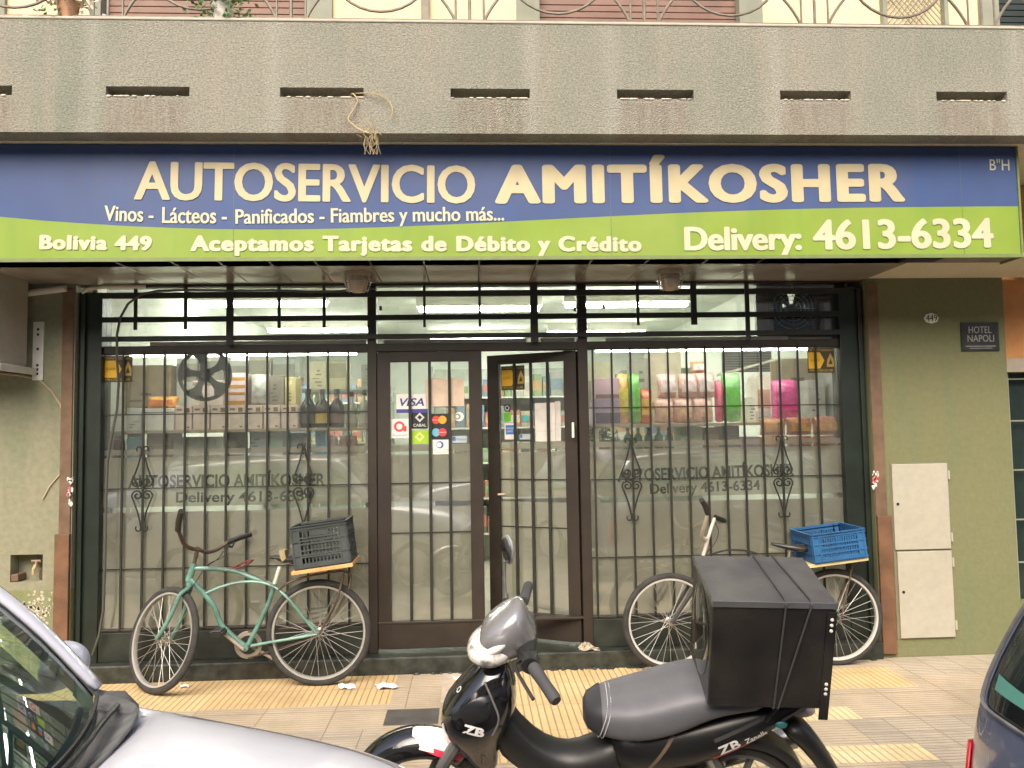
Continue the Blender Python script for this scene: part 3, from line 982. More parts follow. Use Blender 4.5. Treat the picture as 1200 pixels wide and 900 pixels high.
# ================================================================== shop sign
SY = -0.82
sign = empty('shop_sign', (0, SY, ZS), 'long blue and green shop sign with cream lettering under the balcony', 'sign')
SO = Vector((0, SY, ZS))
SX0, SX1 = -6.0, PX(1193, 240, SY)
curve = [(-900, 170), (-400, 200), (-150, 232), (0, 254), (50, 258.5), (100, 262), (150, 265), (200, 267), (250, 268.5), (300, 269), (350, 268.8), (400, 267.8), (450, 266.2), (500, 264.3), (550, 262), (600, 259.3), (650, 256.8), (700, 254.3), (750, 251.8), (800, 249.5), (850, 247.6), (900, 246), (950, 244.6), (1000, 243.6), (1050, 242.9), (1100, 242.4), (1150, 242), (1193, 241.8)]
cp = []
for u, v in curve:
    q = P(u, v, SY)
    if q.x > SX0 + .05: cp.append((min(q.x, SX1), q.z))
cp = [(SX0, cp[0][1])] + cp
cp[-1] = (SX1, cp[-1][1])
ZT = ZB - .004
mb = MB()
mb.box(SX0, SX1, SY + .012, -.62, ZS, ZT)
mb.build('sign_case', MT['soffit'], sign, org=SO)
for nm, m in (('sign_panel', 'sign_blue'), ('sign_band', 'sign_green')):
    mb = MB()
    for (xa, z1), (xb, z2) in zip(cp[:-1], cp[1:]):
        if nm == 'sign_panel': ring = [(xa, z1), (xb, z2), (xb, ZT), (xa, ZT)]
        else: ring = [(xa, ZS), (xb, ZS), (xb, z2), (xa, z1)]
        mb.add([(x, SY, z) for x, z in ring], [(0, 1, 2, 3)])
    o = mb.build(nm, MT[m], sign, org=SO)
mb = MB()
mb.box(SX0, SX1, SY - .008, SY - .001, ZS - .012, ZS + .010); mb.box(SX1 + .001, SX1 + .014, SY - .008, -.62, ZS - .012, ZT); 
mb.build('sign_edge', C(.16, .20, .07), sign, org=SO)
for x in (-3.6, -1.38, .86, 3.05): mb = MB(); mb.box(x - .0012, x + .0012, SY - .0012, SY - .0004, ZS + .012, ZT - .002); mb.build('sheet_seam', C(.10, .13, .12), sign, org=SO)
LY = SY - .002
def st(s, u0, v0, u1, v1, capv, m, bold=0, sp=1.0, fat=0.0):
    p0, p1 = P(u0, v0, LY), P(u1, v1, LY)
    cap = PZ((u0 + u1) / 2, capv, LY) - PZ((u0 + u1) / 2, (v0 + v1) / 2, LY)
    return text_at('lettering', s, p0, p1, cap, MT[m], sign, bold=bold, org=SO, space=sp, fat=fat)
st('AUTOSERVICIO', 157, 234, 557, 238.5, 194.5, 'cream', .0, 1.0, .0085)
st('AMITÍKOSHER', 580, 239, 1061, 236.5, 196, 'cream', .0, 1.14, .020)
st('Vinos -', 122, 259, 180, 260.3, 242.5, 'palecream', .0, 1.0, .0025)
st('Lácteos -', 190, 261.5, 266, 262, 244, 'palecream', .0, 1.0, .0025)
st('Panificados - Fiambres y mucho más...', 276, 262.5, 591, 258.5, 244.5, 'palecream', .0, 1.0, .0025)
st('Bolivia 449', 46, 292.5, 178, 293.8, 277.2, 'palecream', .0, 1.14, .0085)
st('Aceptamos Tarjetas de Débito y Crédito', 223, 294.6, 752, 295, 277.8, 'palecream', .0, 1.14, .0085)
st('Delivery:', 802, 293.8, 940, 293.2, 267.5, 'palecream', .0, 1.0, .009)
st('4613-6334', 953, 293, 1165, 290.3, 259, 'palecream', .0, 1.0, .010)
st('B"H', 1160, 199.5, 1183, 199.8, 187.5, 'palecream', .0)

# ================================================================== caged lamps under the soffit
for n, (u, lab) in enumerate(((419, 'caged bulkhead lamp under the sign above the left post'), (785, 'caged bulkhead lamp under the sign above the right window'))):
    q = P(u, 322, -.42)
    t = empty('caged_lamp', (q.x, -.42, ZS), lab, 'lamp', 'caged lamps under the soffit')
    O = Vector((q.x, -.42, ZS))
    m = MB(); m.lathe([(0, -0.0020), (0.0837, -0.0020), (0.0837, -0.0243), (0.0675, -0.0297), (0, -0.0297)], O, n=20); m.build('lamp_base', C(.35, .3, .22), t, True, org=O)
    m = MB(); m.lathe([(0.0621, -0.0311), (0.0675, -0.0607), (0.0594, -0.1013), (0.0351, -0.1283), (0, -.10)], O, n=20); m.build('lamp_glass', C(.52, .42, .30, .15), t, True, org=O)
    m = MB()
    for k in range(6):
        a = PI * k / 6
        m.tube([O + Vector((math.cos(a) * r, math.sin(a) * r, z)) for r, z in ((-0.0810, -0.0270), (-0.0837, -0.0675), (-0.0675, -0.1215), (-0.0270, -.112), (0.0270, -.112), (0.0675, -0.1215), (0.0837, -0.0675), (0.0810, -0.0270))], 0.0028, 5)
    m.tube([O + Vector((math.cos(a) * 0.0837, math.sin(a) * 0.0837, -0.0675)) for a in [2 * PI * i / 20 for i in range(20)]], 0.0028, 5, closed=True)
    m.build('lamp_cage', MT['steel'], t, True, org=O)

# ================================================================== air conditioner on its bracket, pipes, tap, cabinet
q = P(33, 380, -.16)
AX = q.x
az0, az1 = PZ(33, 429, -.16), PZ(33, 309, -.16)
t = empty('air_conditioner', (AX - .4, -.35, az0), 'beige outdoor air conditioner unit on a wall bracket, cut by the left edge', 'air conditioner')
O = Vector((AX - .4, -.35, az0))
m = MB(); m.box(AX - .80, AX, -.50, -.16, az0, az1); m.build('casing', MT['offwhite'], t, bevel=.012, org=O)
m = MB()
m.box(AX - .005, AX + .035, -.52, -.102, az0 - .052, az0 - .012)
m.box(AX + .005, AX + .075, -.112, -.1015, az0 - .09, PZ(45, 377, -.11))
m.build('bracket', C(.60, .59, .54), t, bevel=.003, org=O)
m = MB()
for v in (386, 392, 409, 428, 433, 438): 
    z = PZ(46, v, -.113); m.box(AX + .032, AX + .046, -.1135, -.1120, z - .008, z + .008)
m.build('bracket_slot', MT['dark'], t, org=O)
m = MB(); m.tube([P(a, b, -.105) for a, b in ((0, 437.5), (24, 440), (46, 445), (60, 458), (70, 473), (77, 492), (78, 515), (77, 535), (70, 556), (58, 570), (50, 585))], .006, 6)
tag(m.build('wall_cable', C(.42, .34, .22), None, True), 'thin tan cable sagging from the air conditioner bracket down the left pier', 'cable')
m = MB(); m.tube([P(a, b, -.118) for a, b in ((30, 344), (50, 341.5), (78, 338))], .022, 10)
m.tube([P(a, b, -.13) for a, b in ((96, 343), (104, 338.5), (122, 336.5), (170, 336))], .012, 8)
tag(m.build('conduit_pipe', C(.60, .57, .48), None, True), 'pale conduit pipe running under the soffit at the left pier', 'pipe')
x0, x1, z0, z1 = NICHE
t = empty('water_tap', ((x0 + x1) / 2, -.04, (z0 + z1) / 2), 'small brass tap inside the wall niche at far left', 'tap')
O = Vector(((x0 + x1) / 2, -.04, (z0 + z1) / 2))
m = MB(); q = O + Vector((.035, -.02, -.01)); m.tube([q + Vector((0, .06, .02)), q + Vector((0, 0, .02)), q + Vector((0, -.02, .0)), q + Vector((0, -.022, -.035))], .011, 8); m.build('spout', C(.45, .33, .18, .4), t, True, org=O)
m = MB(); m.tube([q + Vector((-.03, .01, .05)), q + Vector((.03, .01, .05))], .007, 8); m.tube([q + Vector((0, .01, .02)), q + Vector((0, .01, .05))], .006, 8); m.build('handle', C(.40, .30, .2, .4), t, True, org=O)
m = MB(); m.box(x0 + .002, x0 + .05, -.098, -.002, z0 + .003, z0 + .05); m.box(x1 - .06, x1 - .004, -.03, -.002, z0 + .003, z0 + .06); m.build('mortar', MT['brown_paint'], t, bevel=.006, org=O)

# black power cable over the transom and down the left side panel
m = MB()
m.tube([P(a, b, -.085) for a, b in ((440, 338), (395, 341.5), (360, 342), (320, 340), (270, 340.5), (220, 340), (185, 341), (165, 345), (150, 356), (141, 372), (137, 392), (137, 420), (139, 450), (137, 480), (131, 510), (126, 540), (124, 600), (123, 660), (121, 715), (116, 745), (108, 768))], .0085, 7)
tag(m.build('power_cable', MT['cable'], None, True), 'dark cable looped over the transom bars and hanging beside the left window', 'cable')

q0, q1, q2, q3 = P(1044, 544, -.105), P(1112, 545, -.105), P(1116, 746, -.105), P(1053, 748, -.105)
cx0, cx1 = (q0.x + q3.x) / 2, (q1.x + q2.x) / 2
cz0, cz1 = q3.z, q0.z
zm = PZ(1080, 645, -.105)
t = empty('meter_cabinet', ((cx0 + cx1) / 2, -.1, cz0), 'cream two-door meter cabinet set in the green pier', 'cabinet')
O = Vector(((cx0 + cx1) / 2, -.1, cz0))
m = MB(); m.box(cx0 - .008, cx1 + .008, -.104, -.1005, cz0 - .008, cz1 + .008); m.build('cabinet_frame', C(.20, .18, .12), t, org=O)
for a, b, e in ((zm + .008, cz1, 0), (cz0, zm - .004, .012)):
    m = MB(); m.box(cx0 + e, cx1, -.118, -.1045, a, b); d = m.build('cabinet_door', MT['offwhite'], t, bevel=.004, org=O)
    for z in (a + .08, b - .08): m = MB(); m.box(cx1 + .001, cx1 + .014, -.119, -.1045, z - .03, z + .03); m.build('hinge', MT['offwhite'], d, org=O)
    m = MB(); m.lathe([(0, -.122), (.010, -.122), (.010, -.1185)], (cx0 + e + .03, 0, (a + b) / 2 + .02), 'y', 12); m.build('lock', MT['dark'], d, org=O)

# house number and plaque
q = P(1091, 373, -.1)
t = empty('house_number', (q.x, -.1, q.z), 'small white oval enamel house number plate on the green pier', 'number plate')
m = MB(); ring = []
for k in range(40):
    a = 2 * PI * k / 40; s = 1 + .05 * math.cos(8 * a)
    ring.append((q.x + .052 * s * math.cos(a), -.107, q.z + .036 * s * math.sin(a)))
m.prism(ring, (0, .0065, 0)); m.build('plate', MT['white'], t, org=(q.x, -.1, q.z), bevel=.002)
text_at('lettering', '449', (q.x - .040, -.1075, q.z - .022), (q.x + .040, -.1075, q.z - .022), .044, MT['black'], t, bold=-.004, org=(q.x, -.1, q.z))
q0, q1 = P(1125, 378, -.105), P(1171, 411, -.105)
c = ((q0.x + q1.x) / 2, -.1, (q0.z + q1.z) / 2)
t = empty('hotel_plaque', c, 'dark metal hotel plaque screwed to the green pier', 'plaque')
m = MB(); m.box(q0.x, q1.x, -.112, -.1005, q1.z, q0.z); m.build('plate', mat('bronze', (.06, .065, .06), .35, metal=.6, var=.3), t, bevel=.002, org=c)
wd = q1.x - q0.x
for s, a, b, z, cap in (('HOTEL', .20, .80, .62, .045), ('NAPOLI', .16, .86, .32, .045)):
    text_at('lettering', s, (q0.x + wd * a, -.1125, q1.z + (q0.z - q1.z) * z), (q0.x + wd * b, -.1125, q1.z + (q0.z - q1.z) * z), cap, C(.34, .33, .29, .4), t, org=c)
m = MB(); m.box(q0.x + wd * .1, q0.x + wd * .9, -.1135, -.1122, q1.z + .03, q1.z + .036); m.box(q0.x + wd * .2, q0.x + wd * .8, -.1135, -.1122, q1.z + .016, q1.z + .021)
m.build('small_print', C(.30, .29, .25, .4), t, org=c)

# exhaust fan behind the right end of the transom
q = P(928, 362, .10)
c = (q.x, .10, q.z)
t = empty('exhaust_fan', c, 'dark round exhaust fan on a brown board behind the right end of the transom', 'fan')
bx0 = PX(887, 360, .14); hz = .155
m = MB(); wall_holes(m, [bx0, c[0] - hz, c[0] + hz, 2.755], [2.205, c[2] - hz, c[2] + hz, 2.80], {(1, 1)}, .14, .155); m.build('board', C(.20, .09, .045), t, org=c)
m = MB(); m.box(c[0] - hz - .01, c[0] - .045, .158, .163, c[2] - hz - .01, c[2] + hz + .01); m.box(c[0] - .044, c[0] + hz + .01, .158, .163, c[2] - hz - .01, c[2] + .02); m.box(c[0] + .06, c[0] + hz + .01, .158, .163, c[2] + .021, c[2] + hz + .01); m.build('added_light_block', C(.03, .028, .024), t, org=c)  # dark plates added behind the blades to block shop light except a slit
m = MB(); m.box(PX(884, 360, .135), PX(898, 360, .135), .10, .138, 2.27, 2.60); m.build('side_board', C(.09, .055, .04), t, org=c)
m = MB(); m.lathe([(.148, .0), (.175, 0), (.178, .03), (.148, .034), (.148, 0)], c, 'y', 32); m.build('ring', MT['black'], t, True, org=c)
m = MB()
for k in range(5):
    a = 2 * PI * k / 5 + .95
    m.loft([[Vector((c[0] + r * math.cos(a + da), c[1] + .012 + dy, c[2] + r * math.sin(a + da))) for da, dy in ((-.36 * s, -.014), (-.1, 0), (.30 * s, .014), (.1, .004))] for r, s in ((.04, .6), (.09, 1), (.145, .95))])
m.build('blade', MT['black'], t, True, org=c)
m = MB(); m.lathe([(0, -.012), (.035, -.012), (.04, .01), (.04, .03)], c, 'y', 20); m.build('hub', MT['black'], t, True, org=c)
m = MB()
for r in (.06, .09, .12, .15): m.tube([(c[0] + r * math.cos(a), c[1] - .018, c[2] + r * math.sin(a)) for a in [2 * PI * i / 28 for i in range(28)]], .0022, 5, closed=True)
for k in range(8):
    a = 2 * PI * k / 8; m.tube([(c[0] + .03 * math.cos(a), c[1] - .018, c[2] + .03 * math.sin(a)), (c[0] + .17 * math.cos(a), c[1] - .018, c[2] + .17 * math.sin(a))], .0022, 5)
m.build('guard', MT['steel'], t, True, org=c)

# ================================================================== stickers on the glass
def on_plane(p0, nrm):
    p0, nrm = Vector(p0), Vector(nrm)
    X = Vector((nrm.y, -nrm.x, 0)).normalized()
    if X.x < 0: X = -X
    def f(u, v, off=0.0): return PP(u, v, p0 + nrm * off, nrm)
    return f, X
GL, GX = on_plane((0, .0015, 0), (0, -1, 0))
DBX = Vector((math.cos(PI - ang), math.sin(PI - ang), 0))
DG, DX = on_plane(hinge + DB_N * (-.001), DB_N)
class Sticker:
    def __init__(s, name, box, label, cat, m, plane=(GL, GX), group=None, base=True):
        s.f, s.X = plane
        u0, v0, u1, v1 = box
        s.a, s.b = s.f(u0, v1), s.f(u1, v1)
        s.top = s.f(u0, v0)
        s.w = (s.b - s.a).dot(s.X); s.h = s.top.z - s.a.z
        s.N = Vector((s.X.y, -s.X.x, 0))
        s.O = s.pt(.5, .5)
        s.t = empty(name, s.O, label, cat, group)
        s.k = 0
        if base: s.rect('sheet', 0, 0, 1, 1, m)
    def pt(s, x, z, off=0.0): return s.a + s.X * (s.w * x) + Vector((0, 0, s.h * z)) + s.N * off
    def poly(s, name, pts, m):
        mb = MB(); s.k += 1
        mb.prism([s.pt(x, z, .0006 * s.k) for x, z in pts], s.N * -.0005)
        return mb.build(name, m, s.t, org=s.O)
    def rect(s, name, x0, z0, x1, z1, m): return s.poly(name, [(x0, z0), (x1, z0), (x1, z1), (x0, z1)], m)
    def circ(s, name, x, z, r, m, n=22, a0=0, a1=2 * PI, rin=None):
        asp = s.w / s.h
        pts = [(x + r * math.cos(a0 + (a1 - a0) * k / (n - 1 if rin or a1 - a0 < 6 else n)), z + r * asp * math.sin(a0 + (a1 - a0) * k / (n - 1 if rin or a1 - a0 < 6 else n))) for k in range(n)]
        return s.poly(name, pts, m)
    def ringp(s, name, x, z, r, r2, m, n=28):
        asp = s.w / s.h; mb = MB(); s.k += 1
        rows = [[s.pt(x + rr * math.cos(2 * PI * k / n), z + rr * asp * math.sin(2 * PI * k / n), .0006 * s.k) for k in range(n + 1)] for rr in (r2, r)]
        mb.grid(rows); return mb.build(name, m, s.t, org=s.O)
    def text(s, string, x0, x1, z, cap, m, bold=0.0, shear=0.0):
        s.k += 1
        mb = text_at('lettering', string, s.pt(x0, z, .0006 * s.k), s.pt(x1, z, .0006 * s.k), cap * s.h, m, s.t, bold=bold, org=s.O, depth=.0004, shear=shear)
        return mb
W, K = C(.80, .77, .72), C(.02, .022, .025)
NV = C(.05, .05, .25)
s = Sticker('card_sticker', (464.5, 462, 499.5, 484), 'white card sticker with navy lettering and blue base stripe on the left door', 'sticker', W)
s.rect('stripe', 0, 0, 1.06, .20, C(.06, .06, .28)); s.text('VISA', .12, .93, .36, .40, NV, .02, .25)
s = Sticker('card_sticker', (458, 491, 479, 513.5), 'white card sticker with a big red letter a on the left door', 'sticker', W)
s.ringp('emblem', .48, .60, .30, .17, C(.75, .06, .06)); s.rect('emblem_foot', .70, .34, .88, .62, C(.75, .06, .06)); s.text('Argencard', .10, .90, .10, .12, C(.40, .20, .15))
s = Sticker('card_sticker', (482.5, 482.5, 501.5, 502.5), 'black card sticker with a pale diamond on the left door', 'sticker', K)
def diamond(s, x, z, r, m1, m2):
    asp = s.w / s.h
    s.poly('diamond', [(x - r, z), (x, z - r * asp), (x + r, z), (x, z + r * asp)], m1)
    q = r * .5; s.poly('diamond_core', [(x - q, z), (x, z - q * asp), (x + q, z), (x, z + q * asp)], m2)
diamond(s, .5, .66, .30, C(.60, .60, .55), K); s.text('CABAL', .10, .90, .12, .16, C(.6, .6, .55), .01)
s = Sticker('card_sticker', (482.5, 504.5, 503, 520), 'lime green card sticker with a pale diamond on the left door', 'sticker', C(.32, .52, .02))
diamond(s, .46, .52, .28, C(.62, .72, .25), C(.32, .52, .02))
s = Sticker('card_sticker', (504, 485, 526, 515), 'tall black card sticker with two pairs of overlapping circles on the left door', 'sticker', K)
s.circ('disc', .32, .76, .22, C(.70, .06, .04)); s.circ('disc', .67, .76, .22, C(.85, .36, .03)); s.circ('disc', .32, .27, .22, C(.12, .42, .55)); s.circ('disc', .67, .27, .22, C(.75, .05, .06))
s.text('mastercard', .14, .50, .74, .05, W); s.text('maestro', .5, .86, .25, .05, W)
s = Sticker('card_sticker', (507.5, 515.5, 527, 532.5), 'white card sticker with a split blue circle on the left door', 'sticker', W)
s.circ('disc', .42, .65, .22, C(.08, .10, .30)); s.circ('disc_core', .37, .65, .15, C(.70, .72, .72)); s.text('Diners Club', .06, .94, .26, .10, C(.55, .35, .30)); s.text('INTERNATIONAL', .10, .9, .10, .07, C(.55, .35, .30))
s = Sticker('paper_notice', (499, 444.5, 544, 476.5), 'blank peach paper notice taped inside the left door', 'notice', C(.72, .56, .42, .8))
s = Sticker('card_sticker', (530, 483, 545, 497), 'clear card sticker with a white split circle at the right of the left door', 'sticker', None, base=False)
s.circ('disc', .55, .62, .36, W); s.circ('disc_core', .42, .62, .24, C(.25, .28, .25)); s.circ('disc_inner', .40, .62, .12, W)
s = Sticker('card_sticker', (530, 511, 547, 519), 'pale blue strip sticker at the right of the left door', 'sticker', C(.42, .47, .48))
s.rect('emblem', .02, .3, .24, .9, C(.08, .14, .36)); s.text('Maestro', .3, .95, .35, .32, C(.10, .2, .42))
YL = C(.72, .42, .02)
def alarm(box, plane, where):
    s = Sticker('alarm_sticker', box, 'black and yellow security alarm sticker ' + where, 'sticker', C(.05, .04, .02), plane)
    s.poly('arrow', [(.03, .17), (.46, .17), (.62, .5), (.46, .83), (.03, .83)], YL)
    s.poly('triangle', [(.70, .24), (.97, .24), (.97, .52), (.85, .80), (.73, .52)], C(.45, .30, .06)); s.poly('triangle_core', [(.77, .34), (.92, .34), (.85, .58)], C(.05, .04, .02))
    s.text('MONITOREADO', .04, .96, .87, .08, C(.5, .34, .05)); s.text('PROSEGUR', .06, .94, .05, .08, C(.5, .34, .05)); s.text('ALARMA', .08, .42, .46, .10, C(.35, .2, .01))
alarm((121.5, 417.5, 155, 448), (GL, GX), 'at the top left of the left window')
alarm((947, 408, 978.5, 437), (GL, GX), 'at the top right of the right window')
alarm((587.5, 429.5, 615, 457.5), (DG, DX), 'at the top of the open door')
PD = (DG, DX)
s = Sticker('card_sticker', (591, 474, 598, 482.5), 'tiny black sticker with a pale ring on the open door', 'sticker', K, PD); s.ringp('ring', .5, .5, .38, .24, C(.5, .5, .45))
s = Sticker('card_sticker', (590.5, 483.5, 598.5, 494), 'small bright green sticker on the open door', 'sticker', C(.16, .50, .03), PD)
s = Sticker('card_sticker', (591.5, 496, 604, 515), 'white sticker with a blue square on the open door', 'sticker', W, PD); s.rect('emblem', .12, .30, .88, .88, C(.05, .20, .55)); s.text('AMERICAN', .18, .82, .62, .11, W); s.text('EXPRESS', .22, .78, .44, .11, W)
s = Sticker('card_sticker', (613, 487, 619.5, 494), 'small teal square sticker on the open door', 'sticker', C(.05, .40, .42), PD)
s = Sticker('paper_notice', (627.5, 472.5, 651, 517.5), 'white paper sheet taped inside the open door', 'notice', C(.66, .62, .56, .8), PD)
s.rect('second_sheet', 1.02, 0.01, 1.28, 1.03, C(.56, .53, .47, .8)); s.text('Escanea y paga', .12, .88, .26, .035, C(.45, .42, .38))
s = Sticker('card_sticker', (609, 508.5, 624, 515), 'faint pale blue strip sticker on the open door', 'sticker', C(.42, .46, .46), PD); s.rect('emblem', .04, .3, .22, .9, C(.08, .14, .36))

# ================================================================== interior lamps, shelving and goods
tn = 0
places = ['over the left window, nearest the bottles', 'over the left window, nearest the street corner', 'behind the right post', 'over the right window', 'over the back aisle', 'over the back right aisle']
for (x, y, z, L) in ((-1.95, 2.0, 2.80, 1.2), (-1.75, 3.9, 2.80, 1.2), (0.1, 2.4, 2.80, 1.2), (1.55, 2.2, 2.80, 1.2), (0.1, 5.0, 2.80, 1.2), (1.6, 4.4, 2.80, 1.2)):
    t = empty('tube_light', (x, y, z), 'lit fluorescent tube fixture on the shop ceiling ' + places[tn], 'lamp', 'lit tubes on the shop ceiling')
    m = MB(); m.box(x - L / 2 - .03, x + L / 2 + .03, y - .06, y + .06, z + .045, 2.949); m.build('fixture', MT['white'], t, org=(x, y, z), bevel=.006)
    m = MB()
    for dy in (-.035, .035): m.tube([(x - L / 2, y + dy, z + .02), (x + L / 2, y + dy, z + .02)], .018, 8)
    m.build('tube', MT['tube'], t, org=(x, y, z))
    tn += 1

def board(u0, u1, v, Y0, Y1, label, colr, th=.02):
    a, b = P(u0, v, Y0), P(u1, v, Y0)
    z = (a.z + b.z) / 2
    o = empty('display_shelf', ((a.x + b.x) / 2, (Y0 + Y1) / 2, z), label, 'shelf')
    O = o.location.copy()
    m = MB(); m.box(max(a.x, -2.595), min(b.x, 2.755), Y0, Y1, z - th, z); m.build('shelf_board', colr, o, bevel=.002, org=O)
    m = MB()
    for x in (max(a.x, -2.595) + .06, min(b.x, 2.755) - .06): m.box(x - .015, x + .015, Y0 + .03, Y0 + .06, .112, z - th - .001); m.box(x - .015, x + .015, Y1 - .06, Y1 - .03, .112, z - th - .001)
    m.build('shelf_leg', MT['white'], o, org=O)
    return z
YA, YZ = .20, .60
SHELF = C(.50, .42, .30)
zL = board(108, 440, 503, YA, YZ, 'beige display shelf across the left window carrying cartons and bottles', SHELF)
zR = board(690, 989, 495.5, YA, YZ, 'beige display shelf across the right window carrying snack bags', SHELF)
zL2 = board(108, 440, 536, YA, YZ + .1, 'lower shelf across the left window half hidden by frosted film', SHELF)
zR2 = board(690, 989, 527, .03, YZ + .1, 'lower shelf across the right window half hidden by frosted film', SHELF)
def px_box(u0, u1, vt, z, Y):
    v = 480
    a, b = P(u0, v, Y), P(u1, v, Y)
    return a.x, b.x, PZ((u0 + u1) / 2, vt, Y)
def carton(u0, u1, vt, z, Y, dep, label, col, band=None, bandcol=None, name='carton', cat='carton', group=None, txt=None, txtcol=None):
    x0, x1, zt_ = px_box(u0, u1, vt, z, Y)
    O = Vector(((x0 + x1) / 2, Y + dep / 2, z))
    t = empty(name, O, label, cat, group)
    m = MB(); m.box(x0 + .003, x1 - .003, Y, Y + dep, z + .001, zt_); col = tuple(min(.82, q * 1.4) for q in col); m.build('body', C(*col, .7), t, bevel=.004, org=O)
    if band == 'print':
        m = MB(); w_ = x1 - x0; h_ = zt_ - z
        m.box(x0 + w_ * .12, x0 + w_ * .42, Y - .0012, Y - .0002, z + h_ * .80, z + h_ * .88); m.box(x0 + w_ * .60, x0 + w_ * .86, Y - .0012, Y - .0002, z + h_ * .72, z + h_ * .90); m.box(x0 + .004, x1 - .004, Y - .0012, Y - .0002, z + h_ * .655, z + h_ * .67); m.box(x0 + w_ * .70, x0 + w_ * .85, Y - .0012, Y - .0002, z + h_ * .08, z + h_ * .14)
        m.build('label', C(*bandcol), t, org=O)
    elif band:
        m = MB(); m.box(x0 + .003, x1 - .003, Y - .0012, Y - .0002, z + (zt_ - z) * band[0], z + (zt_ - z) * band[1]); m.build('label', C(*bandcol), t, org=O)
    if not band:
        m = MB(); w_, h_ = x1 - x0, zt_ - z; rnd = random.Random(int(u0 * 13 + vt))
        for k in range(rnd.randint(3, 6)):
            a_ = x0 + w_ * rnd.uniform(.1, .5); e_ = a_ + w_ * rnd.uniform(.15, .4); zc0 = z + h_ * (.12 + .13 * k); m.box(a_, e_, Y - .0012, Y - .0002, zc0, zc0 + h_ * rnd.uniform(.02, .07))
        m.build('print', C(*[q * .35 for q in col], .7), t, org=O)
    m = MB(); m.box((x0 + x1) / 2 - .02, (x0 + x1) / 2 + .02, Y + .001, Y + dep - .001, zt_ + .0003, zt_ + .0012); m.build('tape', C(.5, .4, .25), t, org=O)
    return zt_
def bottle(u, vt, z, Y, r, label, col, labcol=None, group=None, shoulder=.55):
    q = P(u, 480, Y); h = PZ(u, vt, Y) - z
    O = Vector((q.x, Y, z))
    t = empty('bottle', O, label, 'bottle', group)
    m = MB(); m.lathe([(0, .001), (r * .9, .001), (r, .008), (r, h * shoulder), (r * .85, h * (shoulder + .08)), (r * .38, h * (shoulder + .2)), (r * .32, h * .93), (0, h * .93)], O, n=16); m.build('body', C(*col, .12), t, True, org=O)
    m = MB(); m.lathe([(r * .40, h * .86), (r * .40, h), (0, h)], O, n=12); m.build('cap', C(.03, .03, .03), t, True, org=O)
    if labcol:
        m = MB(); m.lathe([(r * 1.02, h * .12), (r * 1.02, h * .38)], O, n=16); m.build('label', C(*labcol), t, True, org=O)
def bag(u0, u1, vt, z, Y, dep, label, col, group=None, cat='snack bag', panel=None, rough=.25, name='snack_bag'):
    """a pillow bag with crimped ends standing on a shelf"""
    x0, x1, zt_ = px_box(u0, u1, vt, z, Y)
    w_, h = x1 - x0, zt_ - z
    O = Vector(((x0 + x1) / 2, Y + dep / 2, z))
    t = empty(name, O, label, cat, group)
    rings = []
    ns = 9
    for i in range(ns):
        f = i / (ns - 1)
        th = dep * .5 * max(.06, math.sin(PI * min(max(f * .92 + .06, 0), 1)) ** .6)
        ww = w_ * .5 * (1 - .12 * math.sin(PI * f) + (.03 if i in (0, ns - 1) else random.uniform(-.05, .03)))
        ring = []
        for k in range(16):
            a = 2 * PI * k / 16
            ca, sa = math.cos(a), math.sin(a)
            n_ = 1 + random.uniform(-.16, .16)
            ring.append(O + Vector((ww * math.copysign(abs(ca) ** .7, ca) * random.uniform(.93, 1.03), th * math.copysign(abs(sa) ** .8, sa) * n_, .002 + f * h)))
        rings.append(ring)
    col = tuple(min(.85, q * 1.45) for q in col)
    m = MB(); m.loft(rings); m.build('body', CB(*col, rough), t, True, org=O, sub=1)
    if panel:
        panel = tuple(min(.85, q * 1.4) for q in panel)
        m = MB(); pr = [[O + Vector((w_ * .36 * x, -dep * (.515 - .06 * abs(x) ** 2 - .10 * abs(zz - .5)), h * zz)) for x in (-1, -.5, 0, .5, 1)] for zz in (.25, .4, .55, .7)]
        m.grid(pr); m.build('label', CB(*panel), t, True, org=O)
    return zt_
def jar(u, vt, z, Y, r, label, col, lid, group=None, name='jar'):
    q = P(u, 520, Y); h = PZ(u, vt, Y) - z
    O = Vector((q.x, Y, z)); t = empty(name, O, label, name, group)
    m = MB(); m.lathe([(0, .001), (r * .95, .001), (r, .01), (r, h * .78), (r * .8, h * .84), (0, h * .84)], O, n=18); m.build('body', C(*col, .3), t, True, org=O)
    m = MB(); m.lathe([(0, h * .845), (r * .84, h * .845), (r * .84, h), (0, h)], O, n=18); m.build('lid', C(*lid), t, True, org=O)

PK = (.60, .48, .42)
# left window, top shelf: a row of pale cartons, more cartons and bottles
carton(148, 166, 478, zL, .26, .25, 'grey-white carton at the left end of the carton row', (.42, .42, .40))
carton(166, 204.5, 478.5, zL, .22, .28, 'wide white carton with thin dark print carrying the orange pack', (.64, .57, .52), (.78, .84), (.30, .24, .22))
row_lab = ['just right of the wide carton', 'second from the wide carton', 'third from the wide carton', 'fourth from the wide carton, under the stripy boxes', 'fifth, under the left end of the wrapped pack', 'sixth from the wide carton, under the wrapped pack', 'last before the bottles']
for k in range(7):
    carton(205 + k * 20.7, 225 + k * 20.7, 475.5 - .2 * k, zL, .22, .25, 'pale pink carton with brown printed top, ' + row_lab[k], PK, 'print', (.30, .15, .06), group='pale cartons in a row on the left shelf')
zt1 = PZ(186, 478.5, .22)
bag(168, 207, 464, zt1, .25, .14, 'orange cellophane pack lying on the wide white carton', (.75, .26, .02), panel=(.60, .16, .02), name='orange_pack', cat='pack')
ztr = PZ(240, 475, .22)
carton(225, 262, 446, ztr, .24, .22, 'pinkish carton on top of the carton row behind the dark disc', (.55, .44, .40), (.80, .95), (.40, .28, .2))
z_ = ztr
